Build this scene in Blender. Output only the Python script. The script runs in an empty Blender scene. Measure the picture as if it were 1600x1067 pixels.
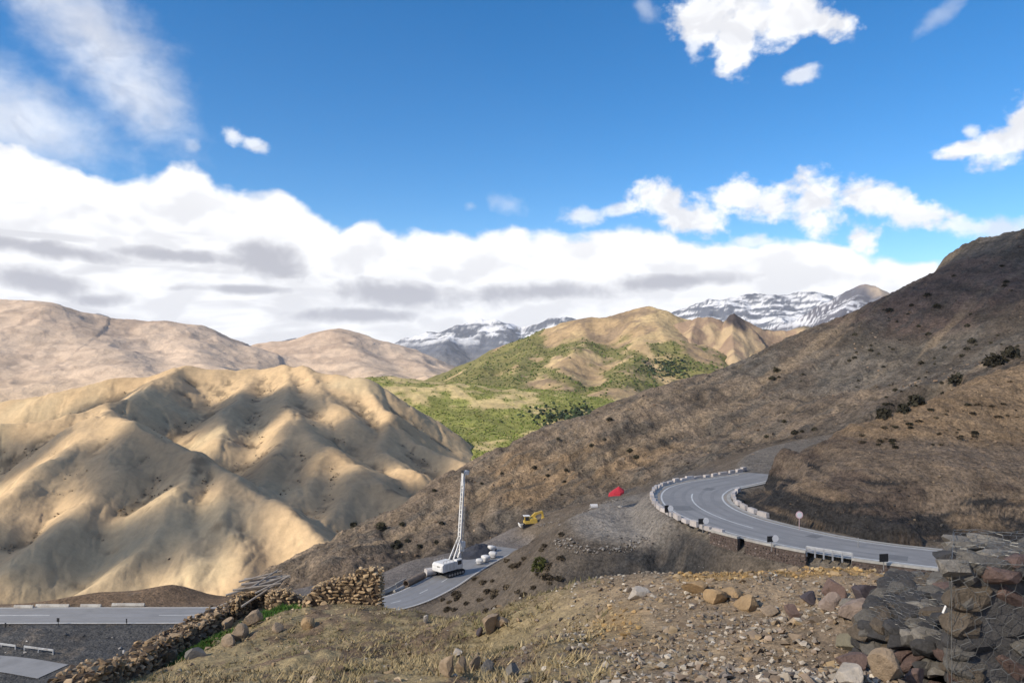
import bpy, bmesh, math, random
import numpy as np
from mathutils import Vector, Matrix, Euler

# ------------------------------------------------------------------ camera, sky, sun, exposure
SC = bpy.context.scene
COL = SC.collection
Z0 = 60.0                    # eye height above the datum; the lower road lies 42 m below the eye
F = 1200.0                   # focal length in photo pixels (photo 1600 wide)
HOR = 555.0                  # photo row of the horizon
R = math.radians

cam_d = bpy.data.cameras.new('camera')
cam_d.sensor_width = 36.0
cam_d.lens = 36.0 * F / 1600.0
cam_d.shift_y = (HOR - 533.5) / 1600.0
cam_d.clip_start = 0.1
cam_d.clip_end = 90000.0
cam = bpy.data.objects.new('camera', cam_d)
cam.location = (0, 0, Z0)
cam.rotation_euler = (R(90), 0, 0)
COL.objects.link(cam)
SC.camera = cam

SUN_AZ = R(-120.0)            # from straight ahead (+Y), negative = left
SUN_EL = R(33.0)
SUN_DIR = Vector((math.sin(SUN_AZ) * math.cos(SUN_EL), math.cos(SUN_AZ) * math.cos(SUN_EL), math.sin(SUN_EL)))
sun_d = bpy.data.lights.new('sun', 'SUN')
sun_d.energy = 4.8
sun_d.angle = R(0.55)
sun_d.color = (1.0, 0.90, 0.74)
sun = bpy.data.objects.new('sun', sun_d)
sun.rotation_euler = SUN_DIR.to_track_quat('Z', 'Y').to_euler()
sun.location = (0, 0, 900)
COL.objects.link(sun)

SC.view_settings.view_transform = 'Standard'
SC.view_settings.look = 'None'
SC.view_settings.gamma = 1.0
SC.view_settings.use_curve_mapping = False
SC.view_settings.exposure = 0.5
try:
    SC.cycles.transparent_max_bounces = 24
    SC.cycles.volume_bounces = 1
    SC.cycles.max_bounces = 3
    SC.cycles.diffuse_bounces = 2
except Exception:
    pass

def build_world():
    w = bpy.data.worlds.new('World')
    SC.world = w
    w.use_nodes = True
    w.cycles.sampling_method = 'MANUAL'; w.cycles.sample_map_resolution = 256
    nt = w.node_tree
    nt.nodes.clear()
    NN, LL = nt.nodes.new, nt.links.new
    def setin(sock, v):
        if hasattr(v, 'is_output') or isinstance(v, bpy.types.NodeSocket):
            LL(v, sock)
        else:
            sock.default_value = v
    def m(op, a, b=None, c=None, clamp=False):
        n = NN('ShaderNodeMath'); n.operation = op; n.use_clamp = clamp
        setin(n.inputs[0], a)
        if b is not None: setin(n.inputs[1], b)
        if c is not None: setin(n.inputs[2], c)
        return n.outputs[0]
    def smooth(v, lo, hi, t0=0.0, t1=1.0):
        n = NN('ShaderNodeMapRange'); n.interpolation_type = 'SMOOTHSTEP'
        setin(n.inputs[0], v); n.inputs[1].default_value = lo; n.inputs[2].default_value = hi
        n.inputs[3].default_value = t0; n.inputs[4].default_value = t1
        return n.outputs[0]
    tc = NN('ShaderNodeTexCoord')
    sep = NN('ShaderNodeSeparateXYZ'); LL(tc.outputs['Generated'], sep.inputs[0])
    X, Y, Z = sep.outputs
    az = m('ARCTAN2', X, Y)                       # azimuth from straight ahead
    el = m('ARCSINE', Z)
    comb = NN('ShaderNodeCombineXYZ'); LL(az, comb.inputs[0]); LL(el, comb.inputs[1])
    def noise(scale, det, rough, loc=(0, 0, 0), stretch=(1, 1, 1), dist=0.0):
        mp = NN('ShaderNodeMapping'); LL(comb.outputs[0], mp.inputs[0])
        mp.inputs['Location'].default_value = loc; mp.inputs['Scale'].default_value = stretch
        n = NN('ShaderNodeTexNoise'); n.noise_dimensions = '2D'; LL(mp.outputs[0], n.inputs['Vector'])
        n.inputs['Scale'].default_value = scale; n.inputs['Detail'].default_value = det
        n.inputs['Roughness'].default_value = rough; n.inputs['Distortion'].default_value = dist
        return n.outputs[0]
    def ang(px, py):
        a = math.atan((px - 800) / F)
        return a, math.atan((HOR - py) / math.hypot(F, px - 800))
    nA = m('SUBTRACT', noise(9.0, 4.0, 0.55, (3, 1, 0), (1, 1.5, 1), 0.3), 0.5)
    nB = m('SUBTRACT', noise(26.0, 3.0, 0.55, (7, 2, 0), (1, 1.4, 1), 0.2), 0.5)
    nz = m('ADD', m('MULTIPLY', nA, 1.3), m('MULTIPLY', nB, 0.9))
    # --- low cloud bank: height of its upper edge against azimuth, all the way round
    edge = [(-900, 190), (-500, 215), (-250, 230), (0, 224), (80, 244), (150, 264), (225, 279), (250, 266), (282, 260), (320, 271), (350, 300),
            (390, 305), (418, 297), (470, 316), (510, 340), (532, 354), (556, 344), (580, 341), (612, 363), (680, 362), (740, 368),
            (770, 360), (800, 351), (830, 362), (860, 359), (900, 371), (960, 352), (1010, 352), (1060, 368), (1110, 384),
            (1150, 386), (1200, 376), (1260, 374), (1325, 376), (1362, 404), (1410, 402), (1465, 416), (1600, 430), (1900, 420)]
    pts = []
    for px, py in edge:
        a, e = ang(px, py)
        pts.append((a, e))
    pts = [(-math.pi, 0.16), (-2.4, 0.20), (-1.7, 0.16)] + pts + [(1.3, 0.13), (2.0, 0.19), (2.7, 0.12), (math.pi, 0.16)]
    cv = NN('ShaderNodeFloatCurve')
    c = cv.mapping.curves[0]
    xs = [((a + math.pi) / (2 * math.pi), e / 0.4) for a, e in pts]
    c.points[0].location = xs[0]; c.points[1].location = xs[-1]
    for p in xs[1:-1]:
        c.points.new(*p)
    for p in c.points: p.handle_type = 'AUTO_CLAMPED'
    cv.mapping.update()
    LL(m('ADD', m('DIVIDE', az, 2 * math.pi), 0.5), cv.inputs['Value'])
    T = m('MULTIPLY', cv.outputs[0], 0.4)
    h = m('SUBTRACT', T, el)                                   # >0 inside the bank
    bank = smooth(m('ADD', h, m('MULTIPLY', nz, 0.024)), -0.005, 0.011)
    # --- single clouds: (px, py, half length, half height, tilt deg (up to the right), softness)
    blobs = [
        (150, 60, 165, 62, -46, 1.5, 0.80), (215, 140, 90, 58, -38, 1.5, 0.75), (60, -40, 120, 60, -40, 1.4, 0.8),
        (30, 185, 170, 62, -20, 1.5, 0.72),
        (366, 212, 15, 20, 70, 0.7, 0.55), (398, 228, 26, 11, -18, 0.7, 0.6), (302, 228, 10, 8, 0, 1.2, 0.25),
        (790, 318, 30, 14, -15, 1.2, 0.45), (735, 322, 12, 8, 0, 1.2, 0.2),
        (1100, 28, 52, 34, -12, 0.8, 0.85), (1150, 62, 34, 44, -12, 0.8, 0.85), (1230, 36, 62, 38, 6, 0.7, 1.0), (1290, 36, 46, 22, -10, 0.7, 0.95),
        (1180, 14, 90, 22, 0, 0.8, 0.8), (1084, 62, 14, 26, 10, 0.8, 0.6),
        (1250, 118, 28, 12, 18, 0.8, 0.7), (1470, 24, 42, 13, 30, 1.2, 0.42), (1006, 14, 24, 12, -30, 1.2, 0.22),
        (1500, 236, 52, 15, 5, 0.6, 0.9), (1570, 222, 66, 26, 16, 0.6, 1.0), (1612, 190, 44, 36, 0, 0.7, 1.0), (1518, 206, 15, 11, 0, 0.8, 0.6),
        (910, 338, 40, 14, -4, 0.7, 0.8), (965, 328, 34, 12, 6, 0.8, 0.7), (1035, 318, 48, 30, -4, 0.6, 0.95), (1075, 342, 60, 26, -8, 0.7, 0.95),
        (1160, 312, 48, 32, 0, 0.6, 1.0), (1210, 320, 60, 28, 0, 0.6, 0.95), (1270, 312, 52, 40, -10, 0.6, 1.0), (1285, 350, 44, 30, -10, 0.7, 1.0),
        (1360, 310, 62, 28, -14, 0.7, 0.9), (1432, 336, 60, 22, -12, 0.7, 0.9), (1530, 355, 80, 16, -8, 0.8, 0.75), (1620, 352, 60, 14, 0, 0.8, 0.7),
        (1180, 378, 40, 12, 0, 0.9, 0.8), (1345, 376, 28, 26, -50, 0.8, 0.9),
    ]
    blobs = [(*b_[:5], 1.5, 0.75) if b_[5] >= 1.4 else ((*b_[:5], 1.2, 0.3) if b_[6] <= 0.45 else ((*b_[:5], 0.8, 0.75) if b_[6] <= 0.8 else (*b_[:5], 0.65, 0.97))) for b_ in blobs]
    nC = m('SUBTRACT', noise(62.0, 3.0, 0.6, (1, 6, 0), (1, 1.3, 1), 0.0), 0.5)
    dens = None
    for cls in sorted(set((b_[5], b_[6]) for b_ in blobs)):
        rmin = None
        for (px, py, hw, hh, tilt, soft, amp) in blobs:
            if (soft, amp) != cls: continue
            a0, e0 = ang(px, py)
            mp = NN('ShaderNodeMapping'); mp.vector_type = 'TEXTURE'; LL(comb.outputs[0], mp.inputs[0])
            mp.inputs['Location'].default_value = (a0, e0, 0)
            mp.inputs['Rotation'].default_value = (0, 0, R(tilt))
            mp.inputs['Scale'].default_value = ((hw / F) * math.cos(a0) ** 2, (hh / F) * math.cos(a0), 1)
            ln = NN('ShaderNodeVectorMath'); ln.operation = 'LENGTH'; LL(mp.outputs[0], ln.inputs[0])
            r = ln.outputs['Value']
            rmin = r if rmin is None else m('SMOOTH_MIN', rmin, r, 0.25)
        soft, amp = cls
        q = m('ADD', m('SUBTRACT', 1.0, rmin), m('ADD', m('MULTIPLY', nz, 0.7 if soft > 1.3 else 1.25), m('MULTIPLY', nC, 0.3 if soft > 1.3 else 0.8)))
        k = smooth(q, -0.38 * soft, 0.80 * soft, 0.0, amp)
        dens = k if dens is None else m('SUBTRACT', 1.0, m('MULTIPLY', m('SUBTRACT', 1.0, dens), m('SUBTRACT', 1.0, k)))
    # --- scattered fair-weather clouds over the rest of the sky (outside the picture)
    away = smooth(m('ABSOLUTE', az), 0.72, 0.95)
    upw = smooth(el, 0.55, 0.75)
    away = m('MAXIMUM', away, upw)
    pn = NN('ShaderNodeTexNoise'); pn.noise_dimensions = '2D'
    cm = NN('ShaderNodeCombineXYZ')
    zz = m('MAXIMUM', m('ADD', Z, 0.12), 0.05)
    LL(m('DIVIDE', X, zz), cm.inputs[0]); LL(m('DIVIDE', Y, zz), cm.inputs[1])
    LL(cm.outputs[0], pn.inputs['Vector'])
    pn.inputs['Scale'].default_value = 1.6; pn.inputs['Detail'].default_value = 3
    scat = m('MULTIPLY', smooth(pn.outputs[0], 0.52, 0.66), away)
    dens = m('SUBTRACT', 1.0, m('MULTIPLY', m('SUBTRACT', 1.0, dens), m('SUBTRACT', 1.0, scat)))
    mask = m('MAXIMUM', bank, dens, clamp=True)
    # --- grey undersides in the bank: long flat noise, below the sunlit tops
    g1 = noise(6.5, 3.0, 0.5, (2.7, 1.1, 0), (1.0, 4.5, 1), 0.5)
    g2 = noise(13.0, 2.0, 0.5, (2.3, 0.4, 0), (1.0, 3.6, 1), 0.4)
    gg = m('ADD', m('MULTIPLY', g1, 0.65), m('MULTIPLY', g2, 0.35))
    deep = smooth(h, 0.03, 0.085)
    grey = m('MULTIPLY', smooth(gg, 0.41, 0.60), deep)
    leftw = smooth(az, -0.75, 0.55, 1.0, 0.35)
    grey = m('MULTIPLY', grey, leftw)
    # long grey bases lying in the bank
    gr = None
    for (px, py, hw, hh, tilt) in [(70, 388, 170, 17, -6), (300, 402, 150, 15, -3), (425, 412, 80, 34, -14), (60, 440, 110, 26, -8), (150, 470, 60, 16, 0), (640, 462, 150, 24, -3), (850, 456, 150, 20, 2), (560, 492, 110, 13, 0), (380, 452, 120, 10, 0), (1050, 440, 120, 16, 3), (-150, 410, 140, 30, 0)]:
        a0, e0 = ang(px, py)
        mp = NN('ShaderNodeMapping'); mp.vector_type = 'TEXTURE'; LL(comb.outputs[0], mp.inputs[0])
        mp.inputs['Location'].default_value = (a0, e0, 0); mp.inputs['Rotation'].default_value = (0, 0, R(tilt))
        mp.inputs['Scale'].default_value = ((hw / F) * math.cos(a0) ** 2, (hh / F) * math.cos(a0), 1)
        ln = NN('ShaderNodeVectorMath'); ln.operation = 'LENGTH'; LL(mp.outputs[0], ln.inputs[0])
        gr = ln.outputs['Value'] if gr is None else m('SMOOTH_MIN', gr, ln.outputs['Value'], 0.3)
    bases = smooth(m('ADD', m('SUBTRACT', 1.0, gr), m('MULTIPLY', nz, 1.1)), -0.25, 0.75, 0.0, 0.95)
    grey = m('MAXIMUM', m('MULTIPLY', grey, 0.55), m('MULTIPLY', bases, smooth(h, 0.01, 0.05)))
    thin = smooth(m('ADD', dens, bank), 0.35, 1.0)
    soft = smooth(noise(16.0, 3.0, 0.6, (5, 9, 0), (1, 1.5, 1), 0.4), 0.42, 0.66)
    grey = m('MAXIMUM', grey, m('MULTIPLY', m('MULTIPLY', soft, m('SUBTRACT', 1.0, bank)), 0.40))
    # billows: noise compared with itself a little up-sun gives lit and shaded sides
    f1 = noise(11.0, 3.0, 0.5, (4, 4, 0), (1, 1.7, 1), 0.0); f2 = noise(11.0, 3.0, 0.5, (3.982, 4.045, 0), (1, 1.7, 1), 0.0)
    rel = smooth(m('SUBTRACT', f2, f1), -0.04, 0.20)
    rel = m('MULTIPLY', rel, smooth(h, -0.01, 0.06, 0.22, 0.38))
    grey = m('MAXIMUM', grey, rel)
    mixc = NN('ShaderNodeMix'); mixc.data_type = 'RGBA'
    LL(grey, mixc.inputs['Factor'])
    mixc.inputs[6].default_value = (0.80, 0.805, 0.82, 1)
    mixc.inputs[7].default_value = (0.36, 0.365, 0.41, 1)
    sky = NN('ShaderNodeTexSky'); sky.sky_type = 'NISHITA'; sky.sun_disc = False
    sky.sun_elevation = SUN_EL; sky.sun_rotation = SUN_AZ
    sky.altitude = 2000; sky.air_density = 1.0; sky.dust_density = 0.35; sky.ozone_density = 2.2
    hs = NN('ShaderNodeHueSaturation'); hs.inputs['Saturation'].default_value = 1.38; hs.inputs['Value'].default_value = 1.22; LL(sky.outputs[0], hs.inputs['Color'])
    b1 = NN('ShaderNodeBackground'); LL(hs.outputs[0], b1.inputs[0]); b1.inputs[1].default_value = 0.10
    b2 = NN('ShaderNodeBackground'); LL(mixc.outputs[2], b2.inputs[0]); b2.inputs[1].default_value = 1.0
    ms = NN('ShaderNodeMixShader'); LL(mask, ms.inputs[0]); LL(b1.outputs[0], ms.inputs[1]); LL(b2.outputs[0], ms.inputs[2])
    out = NN('ShaderNodeOutputWorld'); LL(ms.outputs[0], out.inputs[0])
build_world()

# ------------------------------------------------------------------ helpers
rng = np.random.default_rng(7)
random.seed(11)

def P(px, py, d):
    """photo pixel at a chosen forward distance -> world point"""
    return np.array([(px - 800.0) / F * d, d, Z0 - (py - HOR) / F * d])

def on_level(px, py, z):
    d = (Z0 - z) * F / (py - HOR)
    return np.array([(px - 800.0) / F * d, d, z])

def _h(ix, iy, seed):
    ix = ix.astype(np.int64); iy = iy.astype(np.int64)
    n = (ix * 374761393 + iy * 668265263 + seed * 974634777) & 0xFFFFFFFF
    n = ((n ^ (n >> 13)) * 1274126177) & 0xFFFFFFFF
    n = ((n ^ (n >> 16)) * 2246822519) & 0xFFFFFFFF
    return ((n ^ (n >> 15)) & 0xFFFFFF) / float(0xFFFFFF)

def vn(x, y, seed=0):
    ix = np.floor(x); iy = np.floor(y)
    fx = x - ix; fy = y - iy
    fx = fx * fx * fx * (fx * (fx * 6 - 15) + 10); fy = fy * fy * fy * (fy * (fy * 6 - 15) + 10)
    a = _h(ix, iy, seed); b = _h(ix + 1, iy, seed); c = _h(ix, iy + 1, seed); d = _h(ix + 1, iy + 1, seed)
    return (a + (b - a) * fx) * (1 - fy) + (c + (d - c) * fx) * fy

def fbm(x, y, scale, octv=4, seed=0, gain=0.5, ridged=False):
    """about -1..1"""
    x = np.asarray(x, float) / scale; y = np.asarray(y, float) / scale
    t = np.zeros(np.broadcast(x, y).shape); amp = 1.0; tot = 0.0
    for o in range(octv):
        n = vn(x, y, seed + o * 17) * 2 - 1
        if ridged: n = 1 - 2 * np.abs(n)
        t += amp * n; tot += amp; amp *= gain
        x, y = (x * 1.62 + y * 1.18) + 13.7, (y * 1.62 - x * 1.18) - 7.3
    return t / tot

def sstep(a, b, v):
    t = np.clip((v - a) / (b - a), 0, 1)
    return t * t * (3 - 2 * t)

class TPS:
    def __init__(self, pts, smooth=0.0):
        p = np.array(pts, float)
        self.c = p[:, :2].mean(0); self.s = np.abs(p[:, :2] - self.c).max()
        q = (p[:, :2] - self.c) / self.s
        n = len(q)
        d2 = ((q[:, None] - q[None]) ** 2).sum(-1)
        K = 0.5 * d2 * np.log(d2 + 1e-12) + np.eye(n) * smooth
        Q = np.c_[np.ones(n), q]
        A = np.zeros((n + 3, n + 3)); A[:n, :n] = K; A[:n, n:] = Q; A[n:, :n] = Q.T
        self.w = np.linalg.solve(A, np.r_[p[:, 2], 0, 0, 0]); self.q = q
    def __call__(self, X, Y):
        X = np.asarray(X, float); Y = np.asarray(Y, float)
        sh = X.shape
        x = (X.ravel() - self.c[0]) / self.s; y = (Y.ravel() - self.c[1]) / self.s
        out = self.w[-3] + self.w[-2] * x + self.w[-1] * y
        for i in range(len(self.q)):
            d2 = (x - self.q[i, 0]) ** 2 + (y - self.q[i, 1]) ** 2
            out += self.w[i] * 0.5 * d2 * np.log(d2 + 1e-12)
        return out.reshape(sh)

def poly_dist(X, Y, pts):
    """distance to a polyline and interpolated third value(s) (pts: n x k, first two are x, y)"""
    pts = np.array(pts, float)
    best = np.full(X.shape, 1e18); val = [np.zeros(X.shape) for _ in range(pts.shape[1] - 2)]
    for a, b in zip(pts[:-1], pts[1:]):
        dx, dy = b[0] - a[0], b[1] - a[1]
        L = dx * dx + dy * dy + 1e-9
        t = np.clip(((X - a[0]) * dx + (Y - a[1]) * dy) / L, 0, 1)
        d = (X - a[0] - t * dx) ** 2 + (Y - a[1] - t * dy) ** 2
        m_ = d < best
        best = np.where(m_, d, best)
        for k in range(len(val)):
            val[k] = np.where(m_, a[2 + k] + t * (b[2 + k] - a[2 + k]), val[k])
    return np.sqrt(best), val

def smoothpoly(pts, n=12):
    """Catmull-Rom through the points"""
    p = [np.array(q, float) for q in pts]
    p = [2 * p[0] - p[1]] + p + [2 * p[-1] - p[-2]]
    out = []
    for i in range(1, len(p) - 2):
        for t in np.linspace(0, 1, n, endpoint=False):
            a, b, c, d = p[i - 1], p[i], p[i + 1], p[i + 2]
            out.append(0.5 * ((2 * b) + (c - a) * t + (2 * a - 5 * b + 4 * c - d) * t * t + (3 * b - a - 3 * c + d) * t ** 3))
    out.append(p[-2])
    return np.array(out)

def tag(o, label=None, cat=None, group=None, kind=None):
    if label: o['label'] = label
    if cat: o['category'] = cat
    if group: o['group'] = group
    if kind: o['kind'] = kind
    return o

def link(name, mesh, parent=None, **kw):
    o = bpy.data.objects.new(name, mesh)
    COL.objects.link(o)
    if parent is not None: o.parent = parent
    return tag(o, **kw)

def empty(name, loc=(0, 0, 0), rz=0.0, **kw):
    o = bpy.data.objects.new(name, None)
    o.empty_display_size = 0.2
    o.location = loc; o.rotation_euler = (0, 0, rz)
    COL.objects.link(o)
    return tag(o, **kw)

def raw_mesh(name, V, Fc, mat=None, smooth=False, cols=None):
    V = np.asarray(V, np.float32); Fc = np.asarray(Fc, np.int32)
    me = bpy.data.meshes.new(name)
    k = Fc.shape[1]
    me.vertices.add(len(V)); me.vertices.foreach_set('co', V.ravel())
    me.loops.add(Fc.size); me.loops.foreach_set('vertex_index', Fc.ravel())
    me.polygons.add(len(Fc)); me.polygons.foreach_set('loop_start', np.arange(0, Fc.size, k, dtype=np.int32))
    me.polygons.foreach_set('use_smooth', np.full(len(Fc), smooth))
    if cols is not None:
        at = me.color_attributes.new('soil', 'FLOAT_COLOR', 'POINT')
        c4 = np.ones((len(V), 4), np.float32); c4[:, :3] = cols
        at.data.foreach_set('color', c4.ravel())
    me.update(calc_edges=True)
    if mat: me.materials.append(mat)
    return me

def grid_mesh(name, X, Y, Z, mat, cols=None, smooth=True):
    ny, nx = X.shape
    V = np.stack([X, Y, Z], -1).reshape(-1, 3)
    i = np.arange(ny * nx).reshape(ny, nx)
    q = np.stack([i[:-1, :-1], i[:-1, 1:], i[1:, 1:], i[1:, :-1]], -1).reshape(-1, 4)
    return raw_mesh(name, V, q, mat, smooth, None if cols is None else cols.reshape(-1, 3))

def fan_grid(px0, px1, nx, d0, d1, ny):
    PX = np.linspace(px0, px1, nx)[None, :]; D = np.geomspace(d0, d1, ny)[:, None]
    return (PX - 800) / F * D, D + 0 * PX

def hexc(r, g, b):
    f = lambda c: (c / 255 / 12.92) if c <= 10 else (((c / 255) + 0.055) / 1.055) ** 2.4
    return np.array([f(r), f(g), f(b)])

# ---- materials
def nodes_of(name):
    m = bpy.data.materials.new(name); m.use_nodes = True
    nt = m.node_tree
    b = nt.nodes['Principled BSDF']
    b.inputs['Specular IOR Level'].default_value = 0.25
    return m, nt, b

def add_noise(nt, scale, det=4, rough=0.55, vec=None, stretch=None, rot=None):
    tc = nt.nodes.new('ShaderNodeTexCoord')
    n = nt.nodes.new('ShaderNodeTexNoise')
    n.inputs['Scale'].default_value = scale; n.inputs['Detail'].default_value = det; n.inputs['Roughness'].default_value = rough
    mp = nt.nodes.new('ShaderNodeMapping'); nt.links.new(tc.outputs['Object'], mp.inputs[0])
    if stretch: mp.inputs['Scale'].default_value = stretch
    if rot: mp.inputs['Rotation'].default_value = rot
    nt.links.new(mp.outputs[0], n.inputs['Vector'])
    return n

def ramp(nt, src, stops):
    r = nt.nodes.new('ShaderNodeValToRGB'); nt.links.new(src, r.inputs[0])
    e = r.color_ramp.elements
    while len(e) < len(stops): e.new(0.5)
    for q, (p, c) in zip(e, stops):
        q.position = p; q.color = (*c, 1) if len(c) == 3 else c
    return r

def mul(nt, a, b, fac=1.0, mode='MULTIPLY'):
    n = nt.nodes.new('ShaderNodeMix'); n.data_type = 'RGBA'; n.blend_type = mode
    n.inputs['Factor'].default_value = fac
    nt.links.new(a, n.inputs[6]); nt.links.new(b, n.inputs[7])
    return n.outputs[2]

def soil_mat(name, scales, amps, bump_scale, bump_dist, rough=0.95, stretch=None, rot=None, bump2=None, speck=None):
    """vertex attribute 'soil' (kind of ground) x procedural grain at several scales + relief"""
    m, nt, b = nodes_of(name)
    a = nt.nodes.new('ShaderNodeAttribute'); a.attribute_name = 'soil'
    c = a.outputs['Color']
    for s, k in zip(scales, amps):
        n = add_noise(nt, s, 4, 0.64, stretch=stretch, rot=rot)
        r = ramp(nt, n.outputs[0], [(0.30, (1 - k,) * 3), (0.5, (1.0,) * 3), (0.70, (1 + k * 0.9, 1 + k * 0.86, 1 + k * 0.8))])
        c = mul(nt, c, r.outputs[0])
    if speck:
        sc, th, col = speck
        n = add_noise(nt, sc, 3, 0.7)
        r = ramp(nt, n.outputs[0], [(th, (0, 0, 0)), (th + 0.05, (1, 1, 1))])
        mx = nt.nodes.new('ShaderNodeMix'); mx.data_type = 'RGBA'
        nt.links.new(r.outputs[0], mx.inputs['Factor']); nt.links.new(c, mx.inputs[6]); mx.inputs[7].default_value = (*col, 1)
        c = mx.outputs[2]
    nt.links.new(c, b.inputs['Base Color'])
    b.inputs['Roughness'].default_value = rough; b.inputs['Specular IOR Level'].default_value = 0.1
    n = add_noise(nt, bump_scale, 5, 0.68, stretch=stretch, rot=rot)
    bp = nt.nodes.new('ShaderNodeBump'); bp.inputs['Strength'].default_value = 1.0; bp.inputs['Distance'].default_value = bump_dist
    nt.links.new(n.outputs[0], bp.inputs['Height']); nt.links.new(bp.outputs[0], b.inputs['Normal'])
    return m

def plain_mat(name, col, rough=0.7, var=0.25, scale=3.0, bump=0.0, metal=0.0, spec=0.3, dirt=None, rnd=0.0):
    """a painted / stone / metal surface with grain, wear and optional per-object variation"""
    m, nt, b = nodes_of(name)
    n = add_noise(nt, scale, 6, 0.65)
    lo = tuple(max(0, c * (1 - var)) for c in col); hi = tuple(c * (1 + var) for c in col)
    r = ramp(nt, n.outputs[0], [(0.28, lo), (0.5, tuple(col)), (0.72, hi)])
    c = r.outputs[0]
    if dirt:
        n2 = add_noise(nt, scale * 0.45, 6, 0.7)
        r2 = ramp(nt, n2.outputs[0], [(0.50, (0, 0, 0)), (0.68, (1, 1, 1))])
        mx = nt.nodes.new('ShaderNodeMix'); mx.data_type = 'RGBA'
        nt.links.new(r2.outputs[0], mx.inputs['Factor']); nt.links.new(c, mx.inputs[6]); mx.inputs[7].default_value = (*dirt, 1)
        c = mx.outputs[2]
    if rnd:
        oi = nt.nodes.new('ShaderNodeObjectInfo')
        rr = ramp(nt, oi.outputs['Random'], [(0.0, (1 - rnd, 1 - rnd * 1.1, 1 - rnd * 1.2)), (0.35, (1 - rnd * .3, 1 - rnd * .25, 1 - rnd * .2)), (0.7, (1 + rnd * .4, 1 + rnd * .3, 1 + rnd * .15)), (1.0, (1 + rnd, 1 + rnd, 1 + rnd))])
        c = mul(nt, c, rr.outputs[0])
    nt.links.new(c, b.inputs['Base Color'])
    b.inputs['Roughness'].default_value = rough; b.inputs['Metallic'].default_value = metal; b.inputs['Specular IOR Level'].default_value = spec
    if bump:
        bp = nt.nodes.new('ShaderNodeBump'); bp.inputs['Distance'].default_value = bump; bp.inputs['Strength'].default_value = 1.0
        n3 = add_noise(nt, scale * 3, 6, 0.7)
        nt.links.new(n3.outputs[0], bp.inputs['Height']); nt.links.new(bp.outputs[0], b.inputs['Normal'])
    return m

def attr_mat(name, rough=0.9, scale=20, var=0.25, bump=0.0):
    m, nt, b = nodes_of(name)
    a = nt.nodes.new('ShaderNodeAttribute'); a.attribute_name = 'soil'
    n = add_noise(nt, scale, 4, 0.6)
    r = ramp(nt, n.outputs[0], [(0.3, (1 - var,) * 3), (0.7, (1 + var,) * 3)])
    nt.links.new(mul(nt, a.outputs['Color'], r.outputs[0]), b.inputs['Base Color'])
    b.inputs['Roughness'].default_value = rough; b.inputs['Specular IOR Level'].default_value = 0.12
    return m

class MB:
    """collects boxes, bars and cylinders; build() links them as one mesh object"""
    def __init__(s): s.v = []; s.f = []
    def add(s, V, Fs):
        o = len(s.v); s.v += [tuple(map(float, p)) for p in V]; s.f += [tuple(i + o for i in f) for f in Fs]; return s
    def box(s, c, size, rot=None, taper=1.0):
        M = Euler(rot).to_matrix() if rot else Matrix.Identity(3)
        V = []
        for z in (-.5, .5):
            k = taper if z > 0 else 1.0
            for x, y in ((-.5, -.5), (.5, -.5), (.5, .5), (-.5, .5)):
                V.append(Vector(c) + M @ Vector((x * size[0] * k, y * size[1] * k, z * size[2])))
        return s.add(V, [(3, 2, 1, 0), (4, 5, 6, 7), (0, 1, 5, 4), (1, 2, 6, 5), (2, 3, 7, 6), (3, 0, 4, 7)])
    def cyl(s, p0, p1, r0, r1=None, n=10, caps=True):
        r1 = r0 if r1 is None else r1
        p0 = Vector(p0); p1 = Vector(p1); d = (p1 - p0).normalized()
        a = d.orthogonal().normalized(); b = d.cross(a)
        V = []
        for p, r in ((p0, r0), (p1, r1)):
            for i in range(n):
                t = 2 * math.pi * i / n
                V.append(p + a * math.cos(t) * r + b * math.sin(t) * r)
        Fs = [(i, (i + 1) % n, n + (i + 1) % n, n + i) for i in range(n)]
        if caps: Fs += [tuple(range(n - 1, -1, -1)), tuple(range(n, 2 * n))]
        return s.add(V, Fs)
    def bar(s, p0, p1, w, h=None):
        h = w if h is None else h
        p0 = Vector(p0); p1 = Vector(p1); d = (p1 - p0).normalized()
        up = Vector((0, 0, 1)) if abs(d.z) < 0.95 else Vector((1, 0, 0))
        a = d.cross(up).normalized(); b = a.cross(d)
        V = [p + a * x * w / 2 + b * y * h / 2 for p in (p0, p1) for x, y in ((-1, -1), (1, -1), (1, 1), (-1, 1))]
        return s.add(V, [(3, 2, 1, 0), (4, 5, 6, 7), (0, 1, 5, 4), (1, 2, 6, 5), (2, 3, 7, 6), (3, 0, 4, 7)])
    def prism(s, prof, y0, y1):
        """profile in x, z extruded along y"""
        n = len(prof)
        V = [(x, y0, z) for x, z in prof] + [(x, y1, z) for x, z in prof]
        return s.add(V, [tuple(range(n)), tuple(range(2 * n - 1, n - 1, -1))] + [(i, n + i, n + (i + 1) % n, (i + 1) % n) for i in range(n)])
    def mesh(s, name, mat, smooth=False):
        me = bpy.data.meshes.new(name); me.from_pydata(s.v, [], s.f)
        bm = bmesh.new(); bm.from_mesh(me); bmesh.ops.recalc_face_normals(bm, faces=bm.faces); bm.to_mesh(me); bm.free()
        if smooth:
            for p in me.polygons: p.use_smooth = True
        me.materials.append(mat)
        return me
    def build(s, name, mat, parent=None, smooth=False, bevel=0.0, **kw):
        o = link(name, s.mesh(name, mat, smooth), parent, **kw)
        if bevel:
            b = o.modifiers.new('bevel', 'BEVEL'); b.width = bevel; b.segments = 2; b.limit_method = 'ANGLE'
        return o
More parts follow.
